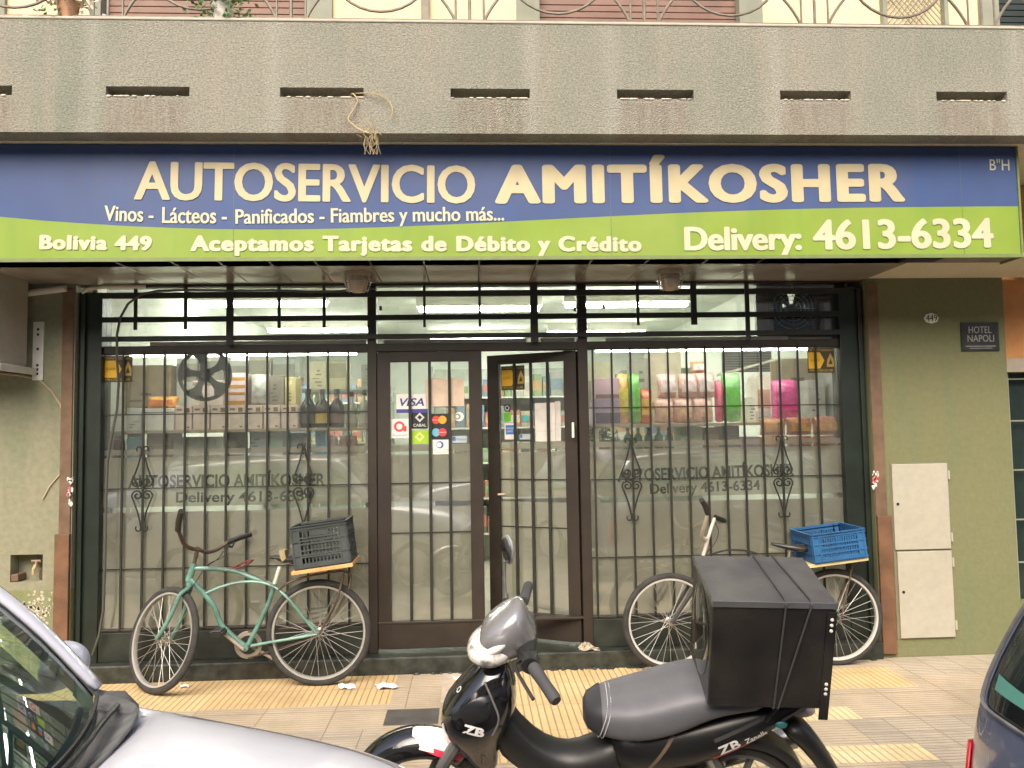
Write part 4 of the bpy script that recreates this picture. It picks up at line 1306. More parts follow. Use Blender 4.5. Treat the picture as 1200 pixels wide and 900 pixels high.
for k, (vt, c_) in enumerate(((463, 'lowest'), (455, 'second'), (446, 'third'), (437, 'topmost'))):
    z_ = carton(267, 287.5, vt, z_ + .0015, .235, .2, 'flat pink box with an orange edge, %s of the small stack' % c_, (.62, .46, .46), (.0, .42), (.60, .27, .03), group='stack of flat stripy boxes')
carton(314, 333, 440, ztr, .26, .2, 'dark brown carton on the carton row beside the wrapped pack', (.17, .15, .115))
carton(333.5, 347, 442, ztr, .26, .2, 'narrow tan carton beside the dark brown carton', (.50, .42, .20))
bag(289, 315, 437, ztr, .25, .2, 'grey plastic wrapped pack on the carton row', (.40, .40, .37), rough=.12, name='wrapped_pack', cat='pack')
carton(137, 200, 428, zL + .13, .62, .3, 'large brown carton behind the orange pack', (.22, .17, .10))
zU = board(352, 441, 456, .55, .95, 'short upper shelf holding two tan cartons above the bottles', C(.32, .36, .30), .018)
carton(362.5, 383, 423.5, zU, .6, .25, 'tan carton on the short upper shelf, left of the pair', (.46, .42, .28))
carton(384, 406, 422.5, zU, .6, .25, 'tan carton on the short upper shelf, right of the pair', (.44, .40, .25), (.4, .9), (.36, .34, .20))
carton(423, 440, 427, zU, .6, .25, 'grey carton at the right end of the short upper shelf', (.36, .37, .30))
for u, vt, lab, lc, col in ((361, 456, 'dark wine bottle at the left of the three dark bottles', (.10, .10, .09), (.012, .018, .014)), (378, 456.5, 'dark wine bottle with a yellow label, middle of the three', (.55, .40, .10), (.014, .014, .010)), (395, 456, 'dark wine bottle with a brown label, right of the three', (.20, .13, .10), (.014, .012, .010))):
    bottle(u, vt, zL, .30, .052, lab, col, lc, 'dark wine bottles on the left shelf')
for u, vt, lab in ((412, 459, 'clear bottle right of the dark bottles'), (427, 457, 'clear bottle beside the left post')):
    bottle(u, vt, zL, .32, .040, lab, (.34, .36, .30), (.48, .44, .38), 'clear bottles by the left post')
# lower shelf, left window
jar(138, 511, zL2, .30, .050, 'dark red jar at the left end of the lower shelf', (.20, .05, .05), (.25, .1, .1))
jar(159, 508, zL2, .30, .060, 'blue lidded jar on the lower left shelf', (.10, .34, .46), (.14, .42, .55))
carton(172, 200, 507, zL2, .34, .25, 'dark brown box on the lower left shelf', (.13, .09, .05), (.5, .8), (.30, .22, .12))
carton(203, 254, 512, zL2, .36, .25, 'grey-green flat tray on the lower left shelf', (.26, .30, .25))
bag(256, 285, 505, zL2, .30, .22, 'dark grey bundle on the lower left shelf', (.13, .13, .12), name='dark_bundle', cat='bundle', rough=.5)
carton(292, 313, 505, zL2, .34, .25, 'pale blue box on the lower left shelf', (.26, .36, .40))
carton(315, 332, 505, zL2, .34, .25, 'mint green box on the lower left shelf', (.22, .42, .32), (.05, .12), (.6, .62, .5))
bag(334, 357, 507, zL2, .32, .22, 'dark blue bag on the lower left shelf', (.05, .10, .13), name='dark_bag', cat='bag', rough=.4)
carton(369, 381, 504, zL2, .32, .2, 'bright blue box on the lower left shelf', (.03, .24, .42))
for k, (u, c_) in enumerate(((391, 'left'), (402.5, 'middle'), (414, 'right'))):
    jar(u, 511, zL2, .30, .032, 'pink capped jar, %s of three near the left post' % c_, (.45, .30, .27), (.60, .52, .46), 'pink capped jars near the left post')
# right window, top shelf
carton(697, 727, 467, zR, .26, .25, 'violet and grey pack on the right shelf beside the post', (.30, .22, .30), (.05, .45), (.08, .06, .12))
zp = PZ(712, 467, .26)
carton(698, 727, 443, zp + .001, .27, .22, 'mauve pack on top of the violet pack', (.48, .31, .36), (.0, .2), (.25, .12, .12))
bag(724, 739, 437, zR, .26, .12, 'yellow and orange bag beside the green bag', (.72, .28, .06), panel=(.75, .48, .05))
bag(737, 753, 437, zR, .24, .12, 'tall green snack bag left of the pink bags', (.10, .34, .04), panel=(.13, .44, .06))
bag(750, 767, 455, zR, .30, .12, 'red and orange bag behind the green bag', (.62, .12, .05), panel=(.70, .34, .06))
lab = ['lower left', 'lower middle', 'lower right', 'upper left', 'upper middle', 'upper right', 'topmost']
pk = [(768, 792, 467, 0, .24), (790, 815, 466, 0, .25), (814, 839, 466, 0, .24), (772, 797, 437, 1, .26), (797, 821, 437, 1, .26), (818, 842, 436, 1, .25), (812, 832, 423, 2, .28)]
zrow = [zR, PZ(800, 467, .25), PZ(818, 437, .26)]
for k, (a, b, vt, r, Y) in enumerate(pk):
    bag(a, b, vt, zrow[r] + .001, Y, .13, 'pale pink wrapped snack bag, %s of the pile' % lab[k], (.58, .34, .30) if k != 6 else (.50, .27, .15), 'pale pink snack bags piled on the right shelf', panel=(.68, .36, .24) if r == 0 else (.62, .46, .46), rough=.15)
bag(840, 850, 445, zR, .26, .10, 'narrow crimson bag left of the second green bag', (.60, .06, .14))
bag(848, 872, 436, zR, .24, .12, 'pale topped green snack bag right of the pink bags', (.17, .42, .13), panel=(.10, .44, .03))
bag(907, 941, 444, zR, .24, .14, 'shiny magenta snack bag standing alone at the right', (.62, .06, .25), panel=(.70, .05, .26), rough=.1)
carton(874, 886, 466, zR, .32, .2, 'small white box behind the second green bag', (.60, .57, .5))
carton(888, 904, 440, zR, .45, .2, 'white box with a peach side behind the magenta bag', (.60, .52, .45), (.3, .7), (.62, .36, .26))
carton(948, 968, 445, zR, .42, .2, 'pale grey carton at the right end of the shelf', (.46, .47, .45))
carton(884, 903, 482, zR, .40, .15, 'pale flat box near the right end of the shelf', (.45, .46, .42))
# right window, lower shelf
m = MB()
q = P(706, 510, .40)
t = empty('leafy_pot', (q.x, .40, zR2), 'leafy green plant pot beside the right post', 'plant')
for k in range(110):
    p = Vector((q.x + random.gauss(0, .055), .40 + random.gauss(0, .05), zR2 + .06 + abs(random.gauss(.03, .045))))
    d = Vector((random.uniform(-1, 1), random.uniform(-1, 1), random.uniform(-.2, 1))).normalized(); e = d.orthogonal().normalized()
    m.add([p, p + d * .022 + e * .010, p + d * .045, p + d * .022 - e * .010], [(0, 1, 2, 3)])
m.build('foliage', MT['leaf'], t, org=(q.x, .40, zR2))
m = MB(); m.lathe([(0, .001), (.05, .001), (.065, .07), (0, .06)], (q.x, .40, zR2), n=16); m.build('pot', C(.3, .15, .08), t, True, org=(q.x, .40, zR2))
for k, (u, c_) in enumerate(((735, 'first from the plant'), (747, 'second from the plant'), (759, 'third from the plant'), (771, 'fourth from the plant'), (783, 'fifth from the plant'))):
    bottle(u, 501, zR2, .36, .032, 'teal tinted bottle on the lower right shelf, ' + c_, (.12, .26, .23), (.30, .38, .34), 'teal bottles on the lower right shelf')
carton(796, 823, 500, zR2, .36, .2, 'pale teal carton on the lower right shelf', (.36, .45, .42))
carton(824, 842, 501, zR2, .36, .2, 'brown striped carton on the lower right shelf', (.24, .19, .13), (.4, .7), (.40, .34, .24))
carton(845, 866, 499, zR2, .36, .2, 'dark grey carton left of the bread packs', (.13, .14, .13))
carton(866, 892, 512, zR2, .30, .2, 'violet pack beside the bread packs', (.30, .20, .36))
bw = ['bottom row, left', 'bottom row, middle', 'bottom row, right', 'top row, left', 'top row, middle', 'top row, right']
for k in range(6):
    r, cidx = divmod(k, 3)
    zz = zR2 + .001 if r == 0 else PZ(930, 511, .10) + .002
    a = 893 + cidx * 31
    bag(a, a + 31, 511 if r == 0 else 490 - cidx * 1.2, zz, .04, .14, 'orange brown bread pack, ' + bw[k], (.50, .20, .05) if cidx == 0 else (.45, .17, .07), 'orange bread packs stacked at the right window', 'bread pack', panel=(.60, .27, .05), name='bread_pack', rough=.3)
for k, (a, b, vt) in enumerate(((206, 231, 420), (232, 262, 417), (263, 290, 423), (291, 318, 416), (319, 346, 421))):
    carton(a, b, vt, ztr - .02, .66, .2, ['first', 'second', 'third', 'fourth', 'fifth'][k] + ' pale printed carton in the row behind the dark disc', ((.42, .43, .36), (.48, .46, .38), (.40, .42, .38), (.46, .42, .33), (.36, .40, .36))[k], (.55, .9), (.34, .33, .26), group='pale printed cartons behind the left shelf')
carton(905, 984, 420, zR, .70, .03, 'tall beige board standing behind the magenta bag', (.36, .29, .19), name='backing_board', cat='board')
carton(690, 722, 424, zR, .62, .2, 'cream carton with a green print behind the violet packs', (.52, .50, .34), (.3, .7), (.34, .42, .26))
carton(741, 762, 420, zR, .60, .2, 'grey carton behind the tall green bag', (.30, .29, .24))
carton(763, 800, 412, zR, .66, .2, 'tall cream carton behind the pale pink bags', (.54, .48, .36), (.2, .3), (.42, .34, .24))
q0, q1 = P(846, 408, .85), P(905, 434, .85)
t = empty('slatted_blind', ((q0.x + q1.x) / 2, .85, q1.z), 'grey slatted blind behind the upper right window', 'blind')
O = t.location.copy()
m = MB()
for k in range(9): z = q1.z + (q0.z - q1.z) * k / 9; m.box(q0.x, q1.x, .85, .862, z, z + .009)
m.build('slats', C(.30, .30, .27), t, org=O)
m = MB(); m.box(q0.x, q1.x, .866, .87, q1.z - .01, q0.z); m.box(q0.x - .02, q1.x + .02, .84, .88, q0.z + .001, q0.z + .05); m.build('blind_back', C(.12, .12, .11), t, org=O)
m = MB(); m.tube([P(840, 440, .55), P(915, 420, .48)], .010, 6); m.tube([P(914.5, 420.5, .48), P(914.5, 478, .48)], .009, 6); m.tube([P(891, 427, .50), P(891, 478, .50)], .012, 6)
tag(m.build('wire_stand', C(.66, .60, .48), None, True), 'cream slanted display stand behind the right shelf', 'stand')
for x0_, x1_, lab in ((-2.36, -.80, 'slim lit tube hidden behind the head rail of the left window'), (.90, 2.45, 'slim lit tube hidden behind the head rail of the right window')):
    O = Vector(((x0_ + x1_) / 2, .13, 2.155)); t = empty('display_tube', O, lab, 'lamp')
    m = MB(); m.box(x0_ - .02, x1_ + .02, .11, .15, 2.172, 2.20); m.build('fixture', MT['white'], t, org=O)
    m = MB(); m.tube([(x0_, .13, 2.156), (x1_, .13, 2.156)], .012, 8); m.build('tube', MT['tube2'], t, org=O)
# shelving deeper in the shop
def shelving(x0, x1, y0, y1, levels, label, top):
    O = Vector(((x0 + x1) / 2, (y0 + y1) / 2, .112))
    t = empty('shelving_unit', O, label, 'shelving')
    m = MB(); m.box(x0, x1, y1 - .02, y1, .112, top); m.build('back_panel', C(.40, .44, .38), t, org=O)
    for z in levels:
        m = MB(); m.box(x0, x1, y0, y1 - .021, z - .02, z); m.build('shelf_board', C(.55, .55, .48), t, org=O)
    m = MB()
    for x in (x0, x1 - .03): m.box(x, x + .03, y0, y1, .112, top + .001)
    m.build('upright', C(.30, .32, .28), t, org=O, bevel=.003)
pal = [(.34, .12, .09), (.12, .17, .24), (.42, .34, .16), (.16, .24, .13), (.5, .47, .4), (.24, .13, .09), (.14, .22, .23), (.38, .22, .10), (.26, .27, .23), (.36, .33, .26), (.1, .1, .09)]
def stock(x0, x1, y, levels, hmax, label, step=.16):
    for z in levels:
        x = x0
        while x < x1 - .08:
            w_ = random.uniform(.08, step); h = random.uniform(.5, 1) * hmax
            O = Vector((x + w_ / 2, y + .1, z)); t = empty('packet', O, label, 'packet', label)
            m = MB(); m.box(x + .004, x + w_ - .004, y, y + .2, z + .001, z + h); c_ = random.choice(pal); m.build('body', C(*c_), t, bevel=.006, org=O)
            m = MB(); m.box(x + .012, x + w_ - .012, y - .0015, y - .0003, z + h * .25, z + h * .7); m.build('label', C(*random.choice(pal)), t, org=O)
            x += w_
lv = [.45, .85, 1.25, 1.65, 2.0]
shelving(-.45, 1.15, 3.6, 4.0, lv, 'tall stocked shelving unit seen through the door gap', 2.35)
stock(-.42, 1.12, 3.62, lv, .30, 'coloured packet on the shelving behind the door gap')
shelving(-2.55, -1.0, 4.6, 5.0, [.5, 1.0, 1.5, 2.0], 'stocked shelving unit deep behind the left window', 2.2)
stock(-2.5, -1.05, 4.62, [1.5, 2.0], .34, 'dim packet on the shelving deep behind the left window', .22)
shelving(1.4, 2.7, 3.9, 4.3, [.5, 1.0, 1.5, 2.0], 'stocked shelving unit deep behind the right window', 2.2)
stock(1.45, 2.65, 3.92, [1.5, 2.0], .34, 'dim packet on the shelving deep behind the right window', .22)
# dark perforated disc behind the left window glass
q = P(240, 439, .09)
m = MB()
ro, n = .185, 48
def ringpts(r, c=(0, 0), n=24): return [(c[0] + r * math.cos(2 * PI * k / n), c[1] + r * math.sin(2 * PI * k / n)) for k in range(n)]
m.lathe([(ro - .026, .0), (ro, .0), (ro, .012), (ro - .026, .012), (ro - .026, 0)], (q.x, .09, q.z), 'y', 48)
m.lathe([(0, 0), (.045, 0), (.045, .012), (0, .012)], (q.x, .09, q.z), 'y', 24)
for k in range(5):
    a = 2 * PI * k / 5 + .5
    m.loft([[Vector((q.x + r * math.cos(a) - s * hw * math.sin(a), y, q.z + r * math.sin(a) + s * hw * math.cos(a))) for s, y in ((-1, .09), (1, .09), (1, .101), (-1, .101))] for r, hw in ((.03, .026), (.07, .020), (.115, .030), (.165, .075))])
tag(m.build('wheel_ornament', C(.10, .105, .09), None, org=(q.x, .09, q.z)), 'dark five spoked disc hanging behind the left window glass', 'ornament')

# ================================================================== bicycles
def wheel(parent, org, hub, nrm, R, tyre_r, rim_m, name='wheel', spoke_r=.0014, nsp=32):
    n = Vector(nrm).normalized()
    a = Vector((0, 0, 1)); a = (a - n * a.dot(n)).normalized(); b = n.cross(a)
    M3 = Matrix((b, n, a)).transposed()
    def W(m):
        m.v = [tuple(Vector(hub) + M3 @ Vector(q)) for q in m.v]; return m
    rr = R - tyre_r
    ri = R - 2 * tyre_r
    m = MB(); m.lathe([(ri - .006, -.015), (ri + .006, -.0175), (ri + .006, .0175), (ri - .006, .015), (ri - .010, 0), (ri - .006, -.015)], axis='y', n=56)
    o = W(m).build(name, rim_m, parent, True, org=org)
    m = MB()
    prof = [(rr + tyre_r * math.cos(t), tyre_r * .9 * math.sin(t)) for t in [2 * PI * i / 12 for i in range(13)]]
    m.lathe(prof, axis='y', n=56); W(m).build('tyre', MT['rubber'], o, True, org=org)
    m = MB(); m.lathe([(0, -.055), (.007, -.055), (.007, -.035), (.022, -.034), (.022, -.028), (.014, -.024), (.014, .024), (.022, .028), (.022, .034), (.007, .035), (.007, .055), (0, .055)], axis='y', n=14); W(m).build('hub', MT['steel'], o, True, org=org)
    m = MB()
    for k in range(nsp):
        an = 2 * PI * k / nsp
        off = (.42 if (k // 2) % 2 else -.42)
        sy = .030 if k % 2 else -.030
        m.tube([(.021 * math.cos(an + off * 2), sy, .021 * math.sin(an + off * 2)), ((ri - .008) * math.cos(an), sy * .1, (ri - .008) * math.sin(an))], spoke_r, 4, caps=False)
    W(m).build('spokes', MT['alu'], o, org=org)
    return o

def crate(name, label, M, L, Wd, H, m, group=None, rows=5, slots=11, handle=True):
    """plastic crate: real ribs and slots; M places its bottom centre; x length, y width"""
    t = empty(name, M=M, label=label, cat='crate', group=group)
    mb = MB(); th = .006
    mb.box(-L / 2, L / 2, -Wd / 2, Wd / 2, 0, .008)
    def side(ax, pos, half, sgn):
        def bx_(a0, a1, z0, z1, out=0.0):
            lo, hi = (pos, pos + th) if sgn < 0 else (pos - th, pos)
            if sgn < 0: lo -= out
            else: hi += out
            if ax == 'x': mb.box(a0, a1, lo, hi, z0, z1)
            else: mb.box(lo, hi, a0, a1, z0, z1)
        cor = .05
        bx_(-half, -half + cor, .009, H - .001); bx_(half - cor, half, .009, H - .001)
        bx_(-half + cor, half - cor, .009, .035); bx_(-half + cor, half - cor, H - .030, H - .001)
        z0, z1 = .035, H - .030
        nr = rows if ax == 'x' else rows
        for k in range(1, nr): 
            z = z0 + (z1 - z0) * k / nr; bx_(-half + cor, half - cor, z - .0045, z + .0045, .004)
        ns = max(4, int(slots * half / (L / 2)))
        for k in range(ns + 1):
            a = -half + cor + (2 * half - 2 * cor) * k / ns
            bx_(a - .0042, a + .0042, z0, z1, -.001)
        for z in (.012, H * .33, H * .66, H - .014): bx_(-half - .003, half + .003, z - .004, z + .004, .006)
        bx_(-half - .004, half + .004, H, H + .006, .010)
        for e in (-half + .004, half - .012, -half + cor, half - cor): bx_(e - .004, e + .004, .009, H - .002, .005)
        if handle and ax == 'x': bx_(-.05, .05, H - .062, H - .034, .0005)
    side('x', -Wd / 2, L / 2, -1); side('x', Wd / 2, L / 2, 1); side('y', -L / 2, Wd / 2 - .007, -1); side('y', L / 2, Wd / 2 - .007, 1)
    mb.build('body', m, t)
    return t

# ---- the teal cruiser at the left
YBK = -.31
def B(u, v, dy=0.0): return P(u, v, YBK + dy)
O = Vector((B(374, 745).x, YBK, 0))
bike = empty('bicycle', O, 'teal cruiser bicycle with curved frame tubes leaning at the left window', 'bicycle')
Rw = .333
rear = Vector((O.x, YBK, Rw))
def zfix(q): return q
wheel(bike, O, rear, (0, 1, 0), Rw, .0225, MT['alu'])
fn = Vector((.55, .78, -.26)).normalized()
fh = B(191.5, 751, 0); Rf = .325
fh = Vector((fh.x, fh.y, Rf * math.sqrt(1 - fn.z ** 2) + .003))
wheel(bike, O, fh, fn, Rf, .0225, C(.30, .29, .26, .45))
m = MB()
def arc(ps, dy=0): return [B(u, v, dy) for u, v in ps]
def smooth(pts, k=4):
    out = []
    n = len(pts)
    for i in range(n - 1):
        p0, p1, p2, p3 = pts[max(i - 1, 0)], pts[i], pts[i + 1], pts[min(i + 2, n - 1)]
        for j in range(k):
            t = j / k
            out.append(.5 * ((2 * p1) + (p2 - p0) * t + (2 * p0 - 5 * p1 + 4 * p2 - p3) * t * t + (3 * p1 - p0 - 3 * p2 + p3) * t ** 3))
    return out + [pts[-1]]
m.tube(arc([(227.5, 660), (224.5, 670), (220.5, 681)]), .020, 10)
m.tube(smooth(arc([(226, 666), (250, 666.5), (274, 669), (296, 677), (318, 685), (322, 688)])), .0135, 9)
m.tube(smooth(arc([(221.5, 677), (232, 688), (243, 700), (252, 713), (259, 731), (270, 743), (287, 757)])), .0165, 9)
m.tube(arc([(322, 684), (316, 704), (304, 730), (291, 755)]), .0145, 9)
for s in (-1, 1):
    m.tube(smooth(arc([(242, 695), (260, 687.5), (281, 682.5), (302, 682)], .006 * s) + arc([(322, 688)], .02 * s) + arc([(341, 705), (356, 724)], .045 * s) + [rear + Vector((-.004, .052 * s, .005))]), .0095, 8)
    m.tube(smooth([B(294, 757, .02 * s), B(320, 752, .04 * s), B(345, 748, .05 * s), rear + Vector((.0, .052 * s, 0))]), .009, 8)
q = B(288.5, 758); m.lathe([(0, -.036), (.021, -.036), (.021, .036), (0, .036)], q, 'y', 14)
m.build('frame', MT['teal'], bike, True, org=O)
m = MB()
cr = B(223, 688)
m.tube([B(221, 682), cr], .019, 8)
ne, fe = fh - fn * .052, fh + fn * .052
m.tube(smooth([cr + Vector((-.005, 0, -.004)), B(212, 696, -.045), B(206, 709, -.055), B(195, 731, -.05), ne]), [.013] * 16 + [.011], 8)
m.tube(smooth([cr + Vector((.005, 0, -.004)), B(220, 699, .045), B(217, 712, .055), B(209, 732, .05), fe]), [.013] * 16 + [.011], 8)
m.build('fork', MT['teal'], bike, True, org=O)
m = MB()
m.tube([B(227, 661), B(230, 650), B(232, 641)], .013, 8)
m.tube(smooth([B(209, 620, -.22), B(211, 627, -.17), B(216, 638, -.10), B(225, 643, -.03), B(233, 644, 0), B(242, 647, .05), B(254, 644, .11), B(268, 635, .17)]), .0125, 8)
m.build('handlebar', MT['rust'], bike, True, org=O)
for pts in ([B(208.5, 621, -.22), B(209.5, 611, -.27), B(212.5, 599, -.33)], [B(266, 636, .165), B(280, 630.5, .21), B(294, 626, .26)]):
    m = MB(); m.tube(pts, .0185, 10); m.build('grip', MT['black'], bike, True, org=O)
m = MB(); m.tube([B(270, 633, .18), B(274, 637, .17), B(272, 641, .15), B(268, 640, .14)], .008, 6); m.build('bell', MT['black'], bike, True, org=O)
m = MB(); m.tube(smooth([B(268, 637, .16), B(262, 652, .08), B(246, 660, .03), B(236, 672, -.03), B(228, 684, -.03), B(222, 692, 0)]), .0028, 5); m.tube(smooth([B(270, 637, .15), B(255, 655, .05), B(244, 664, -.018), B(270, 666, -.018), B(300, 675, -.018), B(330, 694, -.03), B(360, 728, -.05)]), .0028, 5); m.build('brake_cable', MT['black'], bike, True, org=O)
m = MB(); m.tube(smooth([B(266, 667.5), B(277, 663, -.01), B(286, 659, -.02), B(296, 656, -.02), B(293, 659.5, .01), B(284, 664, .02), B(262, 671, .01)]), .006, 6); m.build('lock_bar', MT['redbrown'], bike, True, org=O)
m = MB(); m.tube([B(321, 686), B(328, 664)], .0125, 9); m.build('seat_post', C(.62, .60, .52, .3), bike, True, org=O)
sq = B(338, 655)
m = MB()
rings = []
for x, hw, zc, hh in ((-.115, .018, .035, .012), (-.08, .026, .036, .02), (-.02, .036, .022, .03), (.05, .075, .026, .04), (.10, .085, .036, .045), (.135, .06, .045, .03)):
    rings.append([sq + Vector((x, hw * math.cos(t), zc - .02 + hh * (math.sin(t) if math.sin(t) < 0 else .7 * math.sin(t)))) for t in [2 * PI * k / 12 for k in range(12)]])
m.loft(rings); sd_ = m.build('saddle', MT['black'], bike, True, org=O)
m = MB()
for s in (-1, 1): m.tube([sq + Vector((-.10, .012 * s, .02)), sq + Vector((-.04, .03 * s, -.03)), sq + Vector((.09, .05 * s, -.005))], .005, 6)
m.build('saddle_rail', MT['steel'], sd_, True, org=O)
m = MB(); m.prism([sq + Vector(q) for q in ((-.055, -.028, .058), (-.015, -.045, .058), (-.005, -.045, .01), (-.03, -.04, -.012), (-.045, -.04, .015))], (0, .085, 0)); m.build('torn_cover', C(.30, .25, .13, .8), sd_, org=O)
m = MB()
bb = B(288.5, 758)
m.lathe([(.06, -.048), (.085, -.048), (.088, -.044), (.085, -.040), (.06, -.040), (.06, -.048)], bb + Vector((0, .09, 0)), 'y', 28)
m.box(bb.x - .08, bb.x + .08, YBK + .042, YBK + .05, bb.z - .006, bb.z + .006)
m.tube([bb + Vector((0, -.055, 0)), B(260, 741, -.06)], [.012, .010], 8); m.tube([bb + Vector((0, .055, 0)), bb * 2 - B(260, 741) + Vector((0, .06, 0))], [.012, .010], 8)
m.build('crank', C(.30, .26, .21, .35), bike, True, org=O)
for q in (B(256, 741, -.10), bb * 2 - B(258, 740) + Vector((0, .10, 0))):
    m = MB(); m.box(q.x - .042, q.x + .042, q.y - .04, q.y + .04, q.z - .012, q.z + .012); m.box(q.x - .03, q.x + .03, q.y - .045, q.y + .045, q.z - .02, q.z + .02); m.build('pedal', MT['black'], bike, bevel=.004, org=O)
m = MB()
for s in (1, -1): m.tube([bb + Vector((0, .045, .083 * s)), rear + Vector((0, .045, .035 * s))], .006, 5)
m.build('chain', MT['rust'], bike, org=O)
m = MB()
for s in (-1, 1):
    m.tube(smooth([B(326, 692, .03 * s), B(336, 684, .05 * s), B(356, 676.5, .06 * s), B(385, 671, .06 * s), B(402, 669.5, .06 * s), B(411, 675, .06 * s), B(409, 690, .06 * s)]), .007, 7)
    m.tube([B(403, 672, .06 * s), B(396, 700, .06 * s), rear + Vector((.01, .06 * s, 0))], .0075, 7)
m.tube([B(385, 671, -.06), B(385, 671, .06)], .006, 6); m.tube([B(356, 676.5, -.06), B(356, 676.5, .06)], .006, 6)
m.build('rear_rack', MT['rust'], bike, True, org=O)
p0, p1 = B(341.5, 674.5, -.15), B(413.5, 664, -.15)
d = (p1 - p0); Lb = d.length; tilt = math.atan2(d.z, d.x)
mid = (p0 + p1) / 2; mid.y = YBK
Mb = Matrix.Translation(mid) @ Matrix.Rotation(-tilt, 4, 'Y')
m = MB(); m.box(-Lb / 2, Lb / 2, -.15, .15, -.001, .022, Mb); m.build('rack_board', MT['pine'], bike, bevel=.003, org=O)
p0 = B(346.5, 668, -.14); p1 = B(412, 659.5, -.14)
Mc = Mb @ Matrix.Translation((.005, .0, .0235))
crate('crate', 'dark grey slotted plastic crate on the board behind the teal bicycle seat', Mc, (p1 - p0).length, .28, .262, MT['crate_grey'])

# ---- the dark bicycle at the right, behind the motorbike box
YBK = -.235
O = Vector((B(979, 726).x, YBK, 0))
bike2 = empty('bicycle', O, 'dark bicycle with silver rims standing behind the black delivery box', 'bicycle')
R2 = .318
rear = Vector((O.x, YBK, R2)); front = Vector((B(785, 731).x, YBK, R2))
wheel(bike2, O, rear, (.04, 1, 0), R2, .021, C(.48, .47, .43, .3))
wheel(bike2, O, front, (-.06, 1, 0), R2, .021, C(.48, .47, .43, .3))
DK = C(.035, .033, .032, .4)
m = MB()
ht, hb = B(824, 651), B(820, 668)
m.tube([ht, hb], .018, 9)
bb2 = Vector((front.x + .60, YBK, .27))
st_ = B(921, 668)
m.tube([hb, bb2], .016, 9); m.tube([ht + Vector((0, 0, -.01)), st_], .014, 9); m.tube([st_, bb2], .014, 9)
m.tube(smooth([B(833, 650), B(850, 645), B(872, 645), B(888, 649)]), .006, 6)
for s in (-1, 1):
    m.tube([st_ + Vector((0, .02 * s, 0)), rear + Vector((0, .055 * s, 0))], .008, 7); m.tube([bb2 + Vector((0, .02 * s, 0)), rear + Vector((0, .055 * s, 0))], .009, 7)
m.lathe([(0, -.036), (.02, -.036), (.02, .036), (0, .036)], bb2, 'y', 14)
m.build('frame', DK, bike2, True, org=O)
m = MB()
for s in (-1, 1): m.tube(smooth([hb + Vector((0, .02 * s, 0)), hb + Vector((-.01, .05 * s, -.04)), (hb + front) / 2 + Vector((.008, .055 * s, 0)), front + Vector((0, .055 * s, 0))]), .012, 8)
m.build('fork', DK, bike2, True, org=O)
m = MB()
m.tube([ht, B(827, 641), B(830, 629)], .012, 8)
m.tube(smooth([B(829.5, 601, -.24), B(826, 614, -.18), B(822.5, 628, -.06), B(829, 631, 0), B(833, 620, .10), B(837, 608, .2)]), .0115, 8)
m.build('handlebar', C(.60, .54, .46, .35), bike2, True, org=O)
for pts in ([B(829.5, 602, -.235), B(826, 592, -.28), B(822, 586, -.32)], [B(838, 606, .20), B(846, 609, .24), B(853, 612, .28)]):
    m = MB(); m.tube(pts, .017, 10); m.build('grip', MT['black'], bike2, True, org=O)
m = MB()
sq = B(926, 640)
rings = []
for x, hw, zc, hh in ((-.125, .016, .020, .010), (-.09, .024, .012, .016), (-.02, .036, -.002, .022), (.05, .075, -.008, .032), (.09, .08, -.004, .034), (.115, .05, .0, .024)):
    rings.append([sq + Vector((x, hw * math.cos(t), zc + hh * (math.sin(t) if math.sin(t) < 0 else .7 * math.sin(t)))) for t in [2 * PI * k / 12 for k in range(12)]])
m.loft(rings); m.build('saddle', C(.03, .03, .03, .2), bike2, True, org=O)
m = MB(); m.tube(smooth([B(836, 610, .18), B(842, 622, .10), B(838, 636, .02), B(826, 652, -.03), B(812, 690, -.05)]), .0028, 5); m.build('brake_cable', MT['black'], bike2, True, org=O)
m = MB(); m.tube([st_, sq + Vector((0, 0, -.02))], .012, 8); m.build('seat_post', MT['steel'], bike2, True, org=O)
m = MB()
m.lathe([(.06, -.004), (.085, -.004), (.085, .004), (.06, .004), (.06, -.004)], bb2 + Vector((0, .045, 0)), 'y', 26); m.tube([bb2 + Vector((0, -.05, 0)), bb2 + Vector((.12, -.055, -.11))], .010, 7); m.tube([bb2 + Vector((0, .05, 0)), bb2 + Vector((-.12, .055, .11))], .010, 7)
m.build('crank', MT['steel'], bike2, True, org=O)
for q in (bb2 + Vector((.12, -.10, -.11)), bb2 + Vector((-.12, .10, .11))):
    m = MB(); m.box(q.x - .042, q.x + .042, q.y - .04, q.y + .04, q.z - .012, q.z + .012); m.build('pedal', MT['black'], bike2, bevel=.004, org=O)
m = MB()
for s in (-1, 1):
    m.tube([B(945, 666, .05 * s), B(1014, 656, .05 * s)], .007, 6); m.tube([B(1000, 658, .05 * s), rear + Vector((.01, .062 * s, 0))], .006, 6); m.tube([st_ + Vector((0, .03 * s, -.01)), B(946, 666, .05 * s)], .006, 6)
m.build('rear_rack', MT['rust'], bike2, True, org=O)
p0, p1 = B(946, 664, -.14), B(1017, 654.5, -.14)
d = p1 - p0; Lb = d.length; tilt = math.atan2(d.z, d.x); mid = (p0 + p1) / 2; mid.y = YBK
Mb = Matrix.Translation(mid) @ Matrix.Rotation(-tilt, 4, 'Y')
m = MB(); m.box(-Lb / 2, Lb / 2, -.15, .15, -.012, .010, Mb); m.build('rack_board', C(.55, .46, .24, .7), bike2, bevel=.003, org=O)
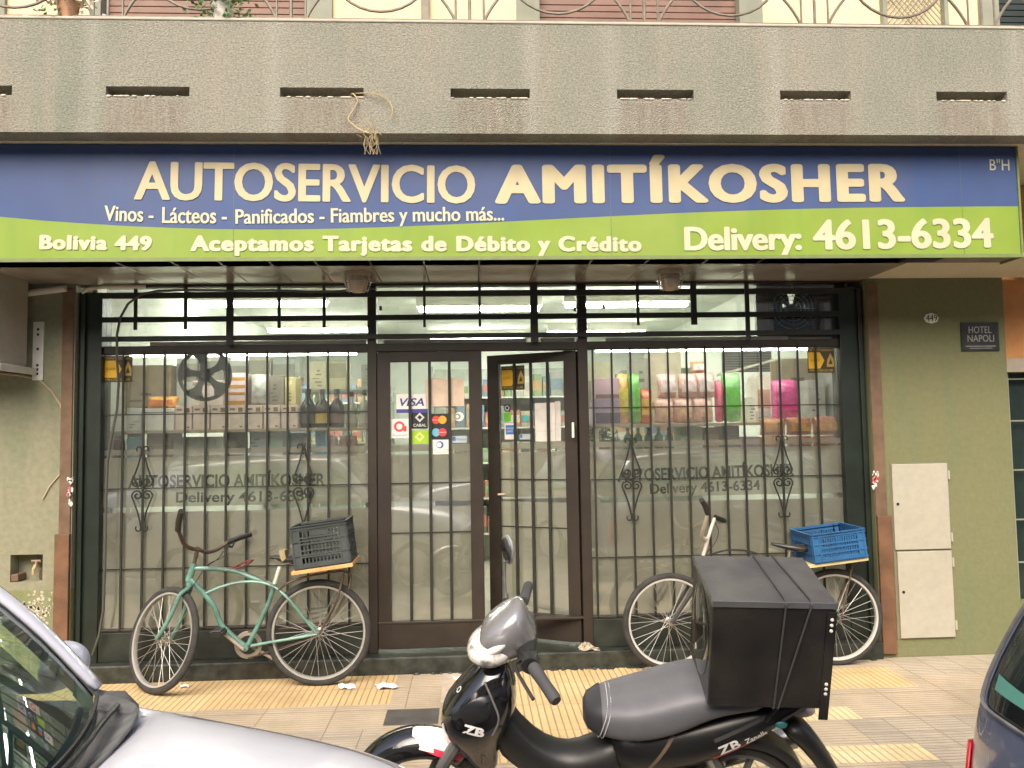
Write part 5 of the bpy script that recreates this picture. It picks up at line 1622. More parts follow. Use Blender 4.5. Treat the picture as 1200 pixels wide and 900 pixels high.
crate('crate', 'shallow bright blue plastic crate on the rack of the dark bicycle', Mb @ Matrix.Translation((.02, .01, .0115)), .355, .34, .185, MT['crate_blue'], rows=2, slots=16, handle=False)

# ================================================================== motorbike and its delivery box
yw, ln = R_(5.67), R_(15.49)
f_ = Vector((math.cos(yw), -math.sin(yw), 0)); n_ = Vector((-math.sin(yw), -math.cos(yw), 0)); u_ = Vector((0, 0, 1))
n_, u_ = n_ * math.cos(ln) - u_ * math.sin(ln), u_ * math.cos(ln) + n_ * math.sin(ln)
yl = -n_
MO = Vector((.029, -2.34, 0.0))
MM = Matrix(((f_.x, yl.x, u_.x, MO.x), (f_.y, yl.y, u_.y, MO.y), (f_.z, yl.z, u_.z, MO.z), (0, 0, 0, 1)))
moto = empty('motorbike', M=MM, label='black step-through motorbike on its side stand on the pavement', cat='motorbike')
def V(*a): return Vector(a)
def ring(x, zc, hw, hh, n=16, e=2.4, zt=None, zb=None, lean=0.0):
    """superellipse ring across the bike at x"""
    out = []
    for k in range(n):
        t = 2 * PI * k / n
        c, s = math.cos(t), math.sin(t)
        out.append(V(x + lean * hh * math.copysign(abs(s) ** (2 / e), s), hw * math.copysign(abs(c) ** (2 / e), c), zc + hh * math.copysign(abs(s) ** (2 / e), s)))
    return out
def hring(z, xf, xb, hw, n=18, e=2.6, nose=0.0):
    out = []
    cx, hx = (xf + xb) / 2, (xb - xf) / 2
    for k in range(n):
        t = 2 * PI * k / n
        c, s = math.cos(t), math.sin(t)
        out.append(V(cx + hx * math.copysign(abs(c) ** (2 / e), c), hw * math.copysign(abs(s) ** (2 / e), s), z))
    return out
RWH = .235
for nm, hx in (('front', -.205), ('rear', .955)):
    m = MB(); m.lathe([(.165, -.03), (.185, -.032), (.185, .032), (.165, .03), (.165, -.03)], (hx, 0, RWH), 'y', 36)
    for k in range(5):
        a = 2 * PI * k / 5
        m.tube([(hx + .03 * math.cos(a), 0, RWH + .03 * math.sin(a)), (hx + .17 * math.cos(a), 0, RWH + .17 * math.sin(a))], .014, 6)
    m.lathe([(0, -.05), (.05, -.05), (.05, .05), (0, .05)], (hx, 0, RWH), 'y', 18)
    w_ = m.build('wheel', MT['cowlgrey'], moto, True)
    m = MB(); m.lathe([(.182, -.036)] + [(.195 + .04 * math.cos(t), .045 * math.sin(t)) for t in [-1.2, -.8, -.4, 0, .4, .8, 1.2]] + [(.182, .036)], (hx, 0, RWH), 'y', 40); m.build('tyre', MT['rubber'], w_, True)
# front fender: a wide crowned shell, white panel and red flash on its rear shoulder
def fender(a0, a1, R, hw, thick, n=14, c=(-.215, RWH - .03), hwf=None):
    rows = []
    for i in range(n + 1):
        t = i / n; a = R_(a0 + (a1 - a0) * t)
        h = hw * (1 - .35 * (1 - math.sin(PI * min(1, t * .9 + .08)) )) if hwf is None else hwf(t)
        sec = []
        for yy, dr in ((-1, -.075), (-.95, -.045), (-.7, -.014), (-.3, 0), (0, .004), (.3, 0), (.7, -.014), (.95, -.045), (1, -.075)):
            r = R + dr
            sec.append(V(c[0] - r * math.cos(a), yy * h, c[1] + r * math.sin(a)))
        rows.append(sec)
    return rows
m = MB(); m.grid(fender(2, 128, .295, .082, 0)); o = m.build('front_fender', MT['blackgloss'], moto, True, sub=1, angle=0)
so_ = o.modifiers.new('shell', 'SOLIDIFY'); so_.thickness = .006; so_.offset = -1
fend = o
rows = fender(84, 126, .299, .083, 0)
m = MB(); m.grid([r[1:5] for r in rows]); o = m.build('fender_panel', MT['whitepaint'], fend, True, sub=1, angle=0)
rows = fender(92, 126, .3012, .0845, 0)
m = MB(); m.grid([[r[1].lerp(r[2], -.25), r[1].lerp(r[2], .35)] for r in rows]); m.build('fender_flash', C(.55, .02, .06, .3), fend, True)
m = MB()
for s in (-1, 1): m.tube([V(.03, .07 * s, .66), V(-.12, .075 * s, .42), V(-.205, .075 * s, RWH)], [.022, .024, .020], 9)
m.build('fork', MT['cowlgrey'], moto, True)
# leg shield
m = MB()
m.loft([hring(.785, .035, .105, .050), hring(.76, .005, .125, .080), hring(.71, -.050, .140, .112), hring(.65, -.105, .150, .135), hring(.59, -.145, .140, .145), hring(.53, -.140, .110, .135), hring(.47, -.105, .085, .105), hring(.41, -.055, .07, .075), hring(.33, -.02, .07, .05)])
shield = m.build('leg_shield', MT['blackgloss'], moto, True, sub=1, angle=0)
sb = bvh_of(shield)
def decal(name, s, p0, p1, cap, mt_, bold=.0, up=V(0, 0, 1), par=moto, bv=None, lift=.0015, shear=0):
    # baseline p0->p1 seen from the near (left) side of the bike
    return text_at(name, s, p0, p1, cap, mt_, par, bold=bold, up=up, bvh=bv, lift=lift, depth=.0004, shear=shear)
def decal_px(name, string, u, v, width, cap, turn, mt_, bold, par, bv):
    inv = MM.inverted(); o_ = inv @ CAM; d_ = (inv.to_3x3() @ ray(u, v)).normalized()
    h = bv.ray_cast(o_, d_)
    if h[0] is None: return
    N = h[1] if h[1].dot(d_) < 0 else -h[1]
    N = (N - d_ * .6).normalized()
    Z = (V(0, 0, 1) - N * N.z).normalized(); X = Z.cross(N) * -1
    X = N.cross(Z) * -1
    X, Z = X * math.cos(turn) + Z * math.sin(turn), Z * math.cos(turn) - X * math.sin(turn)
    c_ = h[0] + N * .05
    return text_at(name, string, c_ - X * width / 2 - Z * cap / 2, c_ + X * width / 2 - Z * cap / 2, cap, mt_, par, bold=bold, up=Z, bvh=bv, lift=.0012, depth=.0003)
# glossy crease and knee-side strip
decal_px('lettering', 'ZB', 555, 857, .078, .034, R_(-14), MT['whitepaint'], .05, shield, sb)
decal_px('emblem', 'O', 538, 808, .026, .024, 0, C(.6, .6, .6, .3), .03, shield, sb)
m = MB(); m.tube(smooth([V(.035, -.085, .745), V(.065, -.118, .69), V(.085, -.135, .63), V(.06, -.125, .56)]), [.004] * 13, 6); m.build('shield_trim', MT['cowlgrey'], shield, True)
# inner column and tunnel
m = MB()
m.loft([ring(.05, .57, .070, .15), ring(.115, .485, .075, .115), ring(.20, .395, .078, .090), ring(.29, .350, .082, .080), ring(.37, .345, .090, .088), ring(.45, .37, .10, .110), ring(.54, .41, .11, .115)])
m.build('tunnel', MT['black'], moto, True, sub=1, angle=0)
# handlebar cover, lamp, bars
m = MB()
m.loft([ring(.018, .900, .060, .030, lean=.3), ring(.045, .905, .098, .062, lean=.45), ring(.085, .908, .118, .098, lean=.45), ring(.125, .905, .116, .118, lean=.35), ring(.165, .900, .100, .100, lean=.2), ring(.20, .882, .072, .058), ring(.222, .875, .04, .03)])
cowl = m.build('handlebar_cover', MT['cowl'], moto, True, sub=1, angle=0)
decal_px('lettering', 'Zanella', 580, 717, .055, .016, R_(68), MT['whitepaint'], .03, cowl, bvh_of(cowl))
m = MB(); m.loft([ring(.15, .865, .16, .018), ring(.18, .868, .20, .030), ring(.205, .868, .19, .028), ring(.225, .868, .14, .015)]); m.build('switch_housing', MT['black'], cowl, True, sub=1, angle=0)
m = MB()
m.sphere((.066, 0, .846), .100, .121, .064, 28, 16, Matrix.Rotation(R_(-14), 3, 'Y'))
m.build('headlight', MT['lens'], moto, True, angle=0)
for s in (-1, 1):
    m = MB(); m.sphere((.085, s * .090, .885), .055, .030, .020, 14, 8, Matrix.Rotation(-.6, 3, 'Y')); m.build('turn_signal', C(.78, .74, .66, .1), cowl, True, angle=0)
m = MB(); m.tube([V(.145, .13, .885), V(.165, .22, .888), V(.182, .335, .888)], .011, 8); m.tube([V(.175, -.13, .885), V(.205, -.22, .90), V(.275, -.345, .862)], .011, 8); m.build('handlebar', MT['black'], moto, True)
for a, b in ((V(.168, .235, .888), V(.186, .375, .890)), (V(.212, -.235, .898), V(.288, -.365, .855))):
    m = MB(); m.tube([a, a.lerp(b, .1), a.lerp(b, .5), a.lerp(b, .93), b], [.020, .0225, .0195, .021, .017], 12); m.build('grip', C(.055, .055, .055, .75), moto, True)
m = MB(); m.lathe([(.012, -.02), (.03, -.02), (.03, .02), (.012, .02)], (.205, -.215, .897), 'y', 14); m.box(.18, .23, -.20, -.16, .868, .91); m.build('switch_block', MT['black'], moto, True)
for s, p in ((1, [V(.14, .20, .885), V(.11, .24, .885), V(.10, .33, .87)]), (-1, [V(.17, -.19, .89), V(.155, -.24, .895), V(.215, -.36, .858)])):
    m = MB(); m.tube(smooth(p), .006, 6); m.build('brake_lever', MT['black'], moto, True)
m = MB(); m.tube(smooth([V(.105, .20, .885), V(.10, .225, .93), V(.098, .245, .99), V(.100, .25, 1.05)]), .0055, 7)
mir = m.build('mirror', MT['cowlgrey'], moto, True)
m = MB(); m.lathe([(.0, 0), (.016, 0), (.016, .03), (0, .03)], (.105, .20, .885), 'z', 12); m.build('mirror_mount', MT['black'], mir, True)
Mr = Matrix.Rotation(R_(-62), 3, 'Z')
m = MB()
prof = []
for i in range(9):
    t = PI * i / 8
    prof.append([Mr @ V(.050 * math.sin(t) * math.cos(a) * (1.0 if t < PI / 2 else .88) , .020 * math.sin(t) * (math.sin(a) if math.sin(a) > 0 else .25 * math.sin(a)), .060 * math.cos(t)) + V(.112, .25, 1.098) for a in [2 * PI * k / 16 for k in range(16)]])
m.loft(prof, False); m.build('mirror_shell', C(.30, .30, .29, .25), mir, True, angle=0)
m = MB(); m.prism([Mr @ V(.043 * math.cos(a), -.0065, .052 * math.sin(a)) + V(.112, .25, 1.098) for a in [2 * PI * k / 20 for k in range(20)]], Mr @ V(0, .002, 0)); m.build('mirror_glass', mat('mirror', (.8, .8, .8), .03, metal=1.0, var=0.01), mir)
# seat with a sewn front seam
m = MB()
S = [(.385, .580, .034, .026), (.400, .580, .070, .046), (.440, .580, .102, .062), (.50, .582, .130, .070), (.58, .590, .144, .078), (.66, .612, .148, .083), (.74, .640, .148, .082), (.82, .668, .144, .062), (.92, .676, .136, .042), (1.05, .670, .12, .03)]
m.loft([ring(x, z, a, b, 24, 3.3) for x, z, a, b in S])
seat = m.build('seat', MT['seat'], moto, True, sub=1, angle=0)
for x, z, a, b in ((.452, .5805, .1085, .0640), (.464, .5808, .1140, .0655)):
    m = MB(); rg = ring(x, z, a + .001, b + .001, 40, 3.3); m.tube([p + V(.020 * (p.z - z) / b, 0, 0) for p in rg], .0020, 5, closed=True); m.build('seam', MT['thread'], seat, True)
nose = MB(); nose.loft([ring(x, z, a + .0022, b + .0022, 24, 3.3) for x, z, a, b in S[:3]] + [ring(.449, .5802, .108, .0662, 24, 3.3)]); nose.build('seat_nose', C(.035, .035, .04, .5), seat, True, angle=60)
# side covers, lettering and stripe
m = MB()
m.loft([ring(.47, .44, .095, .09), ring(.56, .455, .118, .095), ring(.70, .470, .130, .105), ring(.85, .510, .128, .102), ring(1.0, .570, .112, .078), ring(1.12, .622, .085, .040), ring(1.20, .642, .05, .018)])
side = m.build('side_cover', mat('satin black', (.010, .010, .010), .32, var=.2), moto, True, sub=1, angle=0)
ss = bvh_of(side)
def press(mb, bv, lift=.0012):
    out = []
    for q in mb.v:
        h = bv.ray_cast(Vector((q[0], -.5, q[2])), V(0, 1, 0)); 
        if h[0] is None or h[0].y > 0.02: h = bv.find_nearest(Vector((q[0], -.12, q[2])))
        out.append(tuple(h[0] + h[1] * lift))
    mb.v = out; return mb
def strip(p0, p1, w0, w1, n=16):
    rows = []
    d = (Vector(p1) - Vector(p0)).normalized(); up = V(-d.z, 0, d.x)
    for i in range(n + 1):
        t = i / n; c_ = Vector(p0).lerp(Vector(p1), t); h = w0 + (w1 - w0) * t
        rows.append([c_ - up * h / 2, c_, c_ + up * h / 2])
    m = MB(); m.grid(rows); return m
for txt, x0, z0, wd_, cap_ in (('ZB', .862, .478, .080, .036), ('Zanella', .952, .517, .085, .022)):
    tm = text_mesh(txt, wd_, cap_, .03, .0002)
    a_ = R_(23)
    tm.v = [(x0 + q[0] * math.cos(a_) - q[2] * math.sin(a_), -.3, z0 + q[0] * math.sin(a_) + q[2] * math.cos(a_)) for q in tm.v]
    press(tm, ss, .004).build('lettering', MT['whitepaint'], side)
press(strip((.84, -.3, .458), (1.03, -.3, .542), .022, .010), ss).build('stripe', C(.55, .05, .03, .3), side, True)
press(strip((.84, -.3, .535), (1.06, -.3, .628), .014, .010), ss).build('stripe', C(.05, .05, .05, .3), side, True)
m = MB(); m.sphere((1.075, -.100, .585), .022, .008, .014, 12, 8); m.build('reflector', C(.03, .20, .20, .15), side, True, angle=0)
press(strip((.60, -.3, .40), (.70, -.3, .545), .012, .012), ss).build('stripe', C(.13, .09, .06, .4), side, True)
m = MB(); m.loft([ring(1.13, .585, .050, .028), ring(1.19, .590, .052, .026), ring(1.222, .592, .035, .014)]); m.build('tail_light', C(.50, .40, .34, .2), moto, True, sub=1, angle=0)
m = MB()
rows = []
for x, z, h in ((1.10, .545, .075), (1.16, .505, .075), (1.22, .43, .07), (1.28, .335, .062), (1.305, .29, .055)):
    dx = .045 * (1 - (x - 1.1) / .2 * .35)
    rows.append([V(x + a, y, z + b) for a, y, b in ((-dx * .6, -h, -.03), (dx * .5, -h * .95, .005), (dx, -h * .5, .022), (dx, h * .5, .022), (dx * .5, h * .95, .005), (-dx * .6, h, -.03))])
m.loft(rows); m.build('rear_mudguard', MT['black'], moto, True, sub=1, angle=0)
m = MB()
m.grid([[V(.955 + (.258 + dr) * math.cos(a), y, RWH + (.258 + dr) * math.sin(a)) for y, dr in ((-.062, -.03), (-.05, 0), (.05, 0), (.062, -.03))] for a in [R_(25 + 11 * i) for i in range(11)]])
o = m.build('hugger', MT['black'], moto, True); q = o.modifiers.new('shell', 'SOLIDIFY'); q.thickness = .004
# rack, engine, exhaust, stand
m = MB()
for s in (-1, 1): m.tube(smooth([V(.80, .10 * s, .66), V(.86, .11 * s, .692), V(1.0, .11 * s, .692), V(1.18, .10 * s, .692), V(1.22, .06 * s, .69)]), .008, 7); m.tube([V(1.08, .10 * s, .69), V(1.02, .10 * s, .60)], .008, 7)
for x in (.88, 1.02, 1.16): m.tube([V(x, -.11, .692), V(x, .11, .692)], .007, 6)
m.build('luggage_rack', MT['black'], moto, True)
m = MB(); m.loft([ring(.25, .30, .09, .07), ring(.36, .29, .13, .10), ring(.50, .29, .14, .11), ring(.60, .30, .11, .09)]); m.build('engine', MT['cowlgrey'], moto, True, sub=1)
m = MB(); m.tube(smooth([V(.28, .10, .25), V(.5, .14, .17), V(.75, .15, .20), V(.85, .15, .24)]), .017, 8); m.tube([V(.84, .15, .24), V(.88, .15, .255), V(1.2, .15, .36), V(1.22, .15, .367)], [.02, .042, .045, .03], 12); m.build('exhaust', MT['steel'], moto, True)
m = MB(); m.tube([V(.88, -.09, .24), V(.955, -.09, RWH)], .014, 7); m.tube([V(.45, -.08, .33), V(.955, -.085, RWH)], .02, 8); m.tube([V(.45, .08, .33), V(.955, .085, RWH)], .02, 8); m.build('swing_arm', MT['black'], moto, True)
m = MB()
for s in (-1, 1): m.tube([V(.90, .055 * s, .30), V(.80, .055 * s, .50)], [.026, .022], 9)
m.build('shock_absorber', MT['steel'], moto, True)
ft = MM.inverted() @ Vector((MM @ V(.42, -.30, 0.0)).to_tuple()[:2] + (0.006,))
m = MB(); m.tube([V(.40, -.10, .22), ft], .010, 7); m.build('side_stand', MT['black'], moto, True)
for s in (-1, 1):
    m = MB(); m.tube([V(.36, .10 * s, .24), V(.36, .24 * s, .245)], .014, 8); m.build('foot_peg', MT['rubber'], moto, True)

# delivery box
BC = MM.inverted() @ Vector((1.0006, -2.6771, .8654))
BW, BD, BH = .40, .357, .392
MB_ = MM @ Matrix.Translation((BC.x, BC.y, BC.z - BH / 2)) @ Matrix.Rotation(R_(1.6), 4, 'Y')
dbox = empty('delivery_box', M=MB_, label='black scuffed delivery box with two elastic cords on the motorbike rack', cat='delivery box')
m = MB()
m.box(-BW / 2, BW / 2, -BD / 2, BD / 2, 0, BH - .012); m.build('box_body', MT['boxskin'], dbox, bevel=.012, seg=3)
m = MB(); m.box(-BW / 2 - .002, BW / 2 + .002, -BD / 2 - .002, BD / 2 + .002, BH - .0115, BH); lid = m.build('box_lid', MT['boxlid'], dbox, bevel=.004)
m = MB(); m.box(-BW / 2 - .004, BW / 2 + .004, -BD / 2 - .0045, -BD / 2 - .0022, BH - .020, BH + .0015); m.box(-BW / 2 - .0045, -BW / 2 - .0022, -BD / 2, BD / 2, BH - .016, BH + .0015)
m.build('rim', MT['boxtrim'], lid, bevel=.001)
m = MB(); m.lathe([(0, -.006), (.10, -.005), (.128, -.001), (.130, .0)], (-BW / 2 - .001, 0, BH * .50), 'x', 36)
m.v = [(x, y * 1.1, BH * .5 + (z - BH * .5) * 1.25) for x, y, z in m.v]
m.build('oval_panel', MT['blackgloss'], dbox, True)
m = MB(); m.box(BW / 2 + .0005, BW / 2 + .004, -BD / 2 - .004, BD / 2, -.035, BH - .03); m.box(BW / 2 - .028, BW / 2 + .004, -BD / 2 - .005, -BD / 2 - .001, -.035, BH - .03); m.build('corner_plate', MT['boxskin'], dbox, bevel=.0015)
for k, z in enumerate((.335, .315, .295, .10, .082, .064)):
    m = MB(); m.lathe([(0, -.0085), (.005, -.007), (.006, -.0045), (0, -.0045)], (BW / 2 - .012, -BD / 2 - .001, z), 'y', 10); m.build('rivet', C(.70, .68, .62, .25), dbox, True)
for a, b, c_ in ((.015, .035, .02), (.085, .118, .035)):
    m = MB()
    m.tube([V(a, BD / 2 + .005, .01), V(a, BD / 2 + .006, BH - .02), V(a + .005, BD / 2 - .005, BH + .005), V(b, -BD / 2 + .01, BH + .006), V(b, -BD / 2 - .008, BH - .004), V((b + c_) / 2, -BD / 2 - .0075, BH * .5), V(c_, -BD / 2 - .006, .005), V(c_ - .005, -BD / 2 + .03, -.006)], .0034, 7)
    m.build('elastic_cord', C(.045, .045, .045, .6), dbox, True)

# ================================================================== parked cars
def sect(x, w, zs, zc, we, zlow=.20):
    half = [(0, zlow), (w * .80, zlow - .01), (w * .965, zlow + .09), (w, .50), (w * .985, min(.70, zs - .06)), (we + (w - we) * .35, zs - .022), (we, zs), (we * .86, zs + (zc - zs) * .45), (we * .5, zc - .012), (0, zc)]
    return [V(x, y, z) for y, z in half] + [V(x, -y, z) for y, z in half[-2:0:-1]]
def add_wheels(t, xs_, yw, R=.29):
    for x in xs_:
        for s in (-1, 1):
            m = MB(); m.lathe([(0, s * -.02), (.17, s * -.03), (.19, s * .01), (.19, s * -.12), (0, s * -.12)], (x, yw * s, R), 'y', 28)
            w_ = m.build('wheel', MT['alu'], t, True)
            m = MB(); m.lathe([(.19, s * .0), (.24, s * .02), (R - .01, s * .01), (R, s * -.02), (R, s * -.15), (R - .02, s * -.17), (.19, s * -.17)], (x, yw * s, R), 'y', 32); m.build('tyre', MT['rubber'], w_, True)
def quadstrip(rows, name, m, t, thick=0, smooth=True, sub=0):
    mb_ = MB(); mb_.grid(rows); o = mb_.build(name, m, t, smooth, sub=sub, angle=0)
    if thick:
        q = o.modifiers.new('shell', 'SOLIDIFY'); q.thickness = thick; q.offset = 0
    return o

RZ = -.12
# ---- silver hatchback at the lower left
car = empty('parked_car', (-1.82, -3.835, RZ), 'silver hatchback parked at the kerb with its bonnet towards the motorbike', 'car', 'cars parked along the kerb')
st_s = [(-1.95, .62, .62, .65, .50), (-1.86, .77, .84, .87, .66), (-1.6, .81, .92, .945, .73), (-.8, .83, .94, .96, .755), (.3, .832, .95, .93, .755), (.55, .83, .955, .90, .752), (.72, .828, .950, .885, .744), (.84, .827, .934, .885, .730), (.90, .826, .922, .900, .724), (.935, .825, .916, .968, .719), (1.04, .822, .897, .970, .704), (1.26, .812, .864, .940, .665), (1.46, .795, .836, .905, .617), (1.62, .77, .800, .862, .565), (1.80, .72, .715, .775, .50), (1.92, .63, .56, .62, .42), (1.96, .56, .44, .48, .38)]
m = MB(); m.loft([sect(*q) for q in st_s])
body = m.build('body', MT['silver'], car, True, sub=2, angle=0)
cb = bvh_of(body)
for s_ in (1, -1):
    pts = []
    for x, y in ((.885, .66), (1.0, .652), (1.15, .635), (1.3, .605), (1.45, .565), (1.6, .51), (1.74, .44)):
        h = cb.ray_cast(V(x, s_ * y, 1.4), V(0, 0, -1))
        if h[0] is not None: pts.append(h[0] + V(0, 0, -.0012))
    m = MB(); m.tube(smooth(pts), .0026, 5); m.build('bonnet_gap', MT['black'], car)
# dark cabin filling and dashboard
m = MB(); m.box(-1.6, .50, -.70, .70, .80, .960); m.build('cabin_trim', MT['dash'], car, bevel=.02)
rows = []
for i in range(9):
    t = i / 8
    rows.append([V(.36 + .34 * t + .14 * (1 - s * s) * t, s * .66, 1.010 - .085 * t * t + .012 * math.sin(6 * s)) for s in (-1, -.8, -.6, -.4, -.2, 0, .2, .4, .6, .8, 1)])
quadstrip(rows, 'dashboard', MT['dash'], car, .02)
def wsP(t, s):
    b = V(.755, .715 * s, .972 - .055 * (1 - s ** 6)); e = V(.365, .575 * s, 1.405)
    q = b.lerp(e, t)
    bulge = (1 - s * s)
    return q + V(.165 * bulge * (1 - .35 * t) + .02 * math.sin(PI * t), 0, .022 * bulge * t + .015 * math.sin(PI * t))
rows = [[wsP(t, s) for s in [-1 + 2 * k / 16 for k in range(17)]] for t in [i / 10 for i in range(11)]]
ws = quadstrip(rows, 'windscreen', MT['carglass'], car)
for s0, s1, t0, t1, nm, mt_ in ((.955, .80, .05, .17, 'inspection_sticker', C(.38, .60, .48)), (.955, .86, .24, .34, 'round_sticker', C(.30, .48, .38))):
    rr = [[wsP(t0 + (t1 - t0) * j / 4, s0 + (s1 - s0) * i / 4) + V(-.004, 0, -.003) for i in range(5)] for j in range(5)]
    quadstrip(rr, nm, mt_, ws)
# dark edge band of the glass
rr = [[wsP(t, s) + V(.002, 0, .002) for t in [i / 10 for i in range(11)]] for s in (.99, .925)]
quadstrip(rr, 'glass_seal', MT['cowlgrey'], ws)
for s in (1, -1):
    rows = []
    for i in range(9):
        t = i / 8
        q = wsP(t, s)
        rows.append([q + V(.008, -.050 * s, .012), q + V(.006, -.012 * s, .026), q + V(-.012, .008 * s, .028), q + V(-.058, .020 * s, .006), q + V(-.070, .010 * s, -.02)])
    quadstrip(rows, 'windscreen_pillar', MT['silver'], car, .012, sub=1)
    # side glass and rear pillar
    bel = [V(x, .745 * s, .965) for x in (.60, .1, -.4, -.9, -1.30)]; top = [V(x, .60 * s, 1.385) for x in (.28, .0, -.4, -.85, -1.12)]
    quadstrip([bel, top], 'side_window', MT['carglass'], car)
    quadstrip([[V(-1.30, .748 * s, .95), V(-1.12, .60 * s, 1.39)], [V(-1.80, .66 * s, .92), V(-1.45, .56 * s, 1.36)]], 'rear_pillar', MT['silver'], car, .02)
rows = [[V(.365 + dx + .105 * (1 - s * s) * (1 if i < 2 else .2), s * (.578 + .02 * math.sin(PI * i / 7)), z + .032 * (1 - s * s)) for s in [-1 + 2 * k / 12 for k in range(13)]] for i, (dx, z) in enumerate(((0, 1.412), (-.12, 1.425), (-.4, 1.435), (-.8, 1.43), (-1.15, 1.41), (-1.5, 1.39), (-1.75, 1.365), (-1.82, 1.355)))]
quadstrip(rows, 'roof', MT['silver'], car, .02)
quadstrip([[V(-1.47, s * .55, 1.35) for s in (-1, -.5, 0, .5, 1)], [V(-1.80 - .04 * (1 - s * s), s * .64, .93) for s in (-1, -.5, 0, .5, 1)]], 'rear_window', MT['carglass'], car)
# scuttle, bonnet hinge corners and wiper
rows = []
for k in range(21):
    s = -1 + 2 * k / 20
    b = wsP(0, s)
    xf = .905 - .05 * s ** 4
    rows.append([b + V(-.012, 0, .006), b + V(.015, 0, .000), V((b.x * .4 + xf * .6) , .725 * s, b.z - .004 + .0 * s), V(xf + .07 * (1 - s * s), .722 * s, .962 - .035 * s ** 4)])
quadstrip(rows, 'scuttle_panel', MT['cowlgrey'], car, .01)
for s in (1, -1):
    m = MB()
    m.loft([[V(x, s * y0, z + .006), V(x, s * y1, z + .012), V(x, s * y1, z - .03), V(x, s * y0, z - .03)] for x, y0, y1, z in ((.765, .63, .700, .962), (.80, .61, .694, .958), (.84, .61, .684, .950), (.868, .62, .672, .942), (.882, .635, .66, .932))])
    m.build('hinge_cover', MT['cowlgrey'], car, True, bevel=.006)
m = MB()
m.tube(smooth([V(.84, .62, .965), V(.865, .48, .970), V(.90, .30, .972), V(.93, .05, .972)]), .008, 7)
m.build('wiper', MT['black'], car, True)
m = MB(); m.loft([[wsP(.07, s) + V(.012 + a, 0, .012 + b) for a, b in ((0, 0), (.010, .004), (.010, .018), (0, .014))] for s in [.86 - .07 * i for i in range(13)]]); m.build('wiper_blade', MT['rubber'], car)
# mirrors: a rounded shell on each door
for s in (1, -1):
    rings = []
    for dy, k in ((.74, .35), (.765, .8), (.82, 1.0), (.88, .98), (.93, .82), (.955, .45)):
        rings.append([V(.575 + .070 * k * math.cos(a) * (1.25 if math.cos(a) > 0 else .5) + (dy - .74) * -.1, s * dy, 1.015 + .070 * k * math.sin(a)) for a in [2 * PI * i / 16 for i in range(16)]])
    m = MB(); m.loft(rings); m.build('door_mirror', C(.50, .50, .58, .3), car, True, sub=1, angle=0)
add_wheels(car, (-1.2, 1.2), .80)
for s in (1, -1):
    m = MB(); m.loft([[V(1.78 + x, s * y + .0, z) for y, z in ((.42, .58), (.66, .58), (.68, .70), (.44, .70))] for x in (0, .08)]); m.build('headlight', MT['lens'], car, True, bevel=.01)
m = MB(); m.box(1.955, 1.975, -.30, .30, .36, .44); m.build('grille', MT['black'], car, bevel=.004)

# ---- blue-grey car at the right: its rear corner shows
car2 = empty('parked_car', (3.358, -3.838, RZ), 'blue-grey car parked at the right edge showing its rear window and tail light', 'car', 'cars parked along the kerb')
XR = -1.98
Zr = [.22, .34, .48, .62, .74, .82, .875, .93, 1.0, 1.07, 1.14, 1.22, 1.31, 1.38]
Dx = [.06, .01, .0, .0, .016, .028, .038, .050, .072, .100, .132, .175, .230, .29]
Hw = [.70, .745, .765, .772, .768, .760, .750, .738, .722, .704, .686, .660, .625, .592]
def shell(i, s, out=0.0):
    a = abs(s)
    hw = Hw[i]
    if a <= 1:
        x = XR + Dx[i] + .02 + .09 * a ** 3.2
        y = hw * (a - .035 * a ** 6)
    else:
        e = a - 1
        x = XR + Dx[i] + .11 + e * 1.0 + .02 * min(1, e * 6)
        y = hw * .965 + .035 * hw * min(1, e * 5) ** .6 + .012 * e
    return V(x - out, math.copysign(y, s), Zr[i])
SS = [-2.2, -1.8, -1.45, -1.2, -1.08, -1.0, -.93, -.85, -.7, -.5, -.25, 0, .25, .5, .7, .85, .93, 1.0, 1.08, 1.2, 1.45, 1.8, 2.2]
m = MB()
for i in range(len(Zr) - 1):
    for k in range(len(SS) - 1):
        if i >= 6 and i < 12 and abs(SS[k]) < .95 and abs(SS[k + 1]) < .95: continue
        if i >= 8 and i < 12 and ((SS[k] >= 1.2) or (SS[k + 1] <= -1.2)): continue
        m.add([shell(i, SS[k]), shell(i, SS[k + 1]), shell(i + 1, SS[k + 1]), shell(i + 1, SS[k])], [(0, 1, 2, 3)])
o = m.build('body', MT['bluegrey'], car2, True, angle=0)
q = o.modifiers.new('shell', 'SOLIDIFY'); q.thickness = .02; q.offset = -1
o.modifiers.new('sub', 'SUBSURF').render_levels = 2
gs = [-.95, -.85, -.7, -.5, -.25, 0, .25, .5, .7, .85, .95]
rows = [[shell(i, s, -.008) for s in gs] for i in range(6, 13)]
rw = quadstrip(rows, 'rear_window', MT['carglass'], car2)
m = MB()
loop = [shell(6, s, .002) for s in (-.90, -.7, -.35, 0, .35, .7, .90)] + [shell(i, .94, .002) for i in range(7, 12)] + [shell(12, s, .004) for s in (.9, .5, 0, -.5, -.9)] + [shell(i, -.94, .002) for i in range(11, 6, -1)]
m.tube(smooth(loop + [loop[0]], 3)[:-1], .006, 6, closed=True); m.build('window_seal', MT['cowlgrey'], rw, True)
m = MB(); m.grid([[shell(7, .84 - .36 * t, -.003).lerp(shell(8, .86 - .36 * t, -.003), f_j * (1 - .3 * t) + .02) for t in (0, .25, .5, .75, 1)] for f_j in (0, .3, .62)]); m.build('reflection_patch', C(.10, .30, .24), rw)  # teal reflection in the rear glass, laid on as a coloured patch
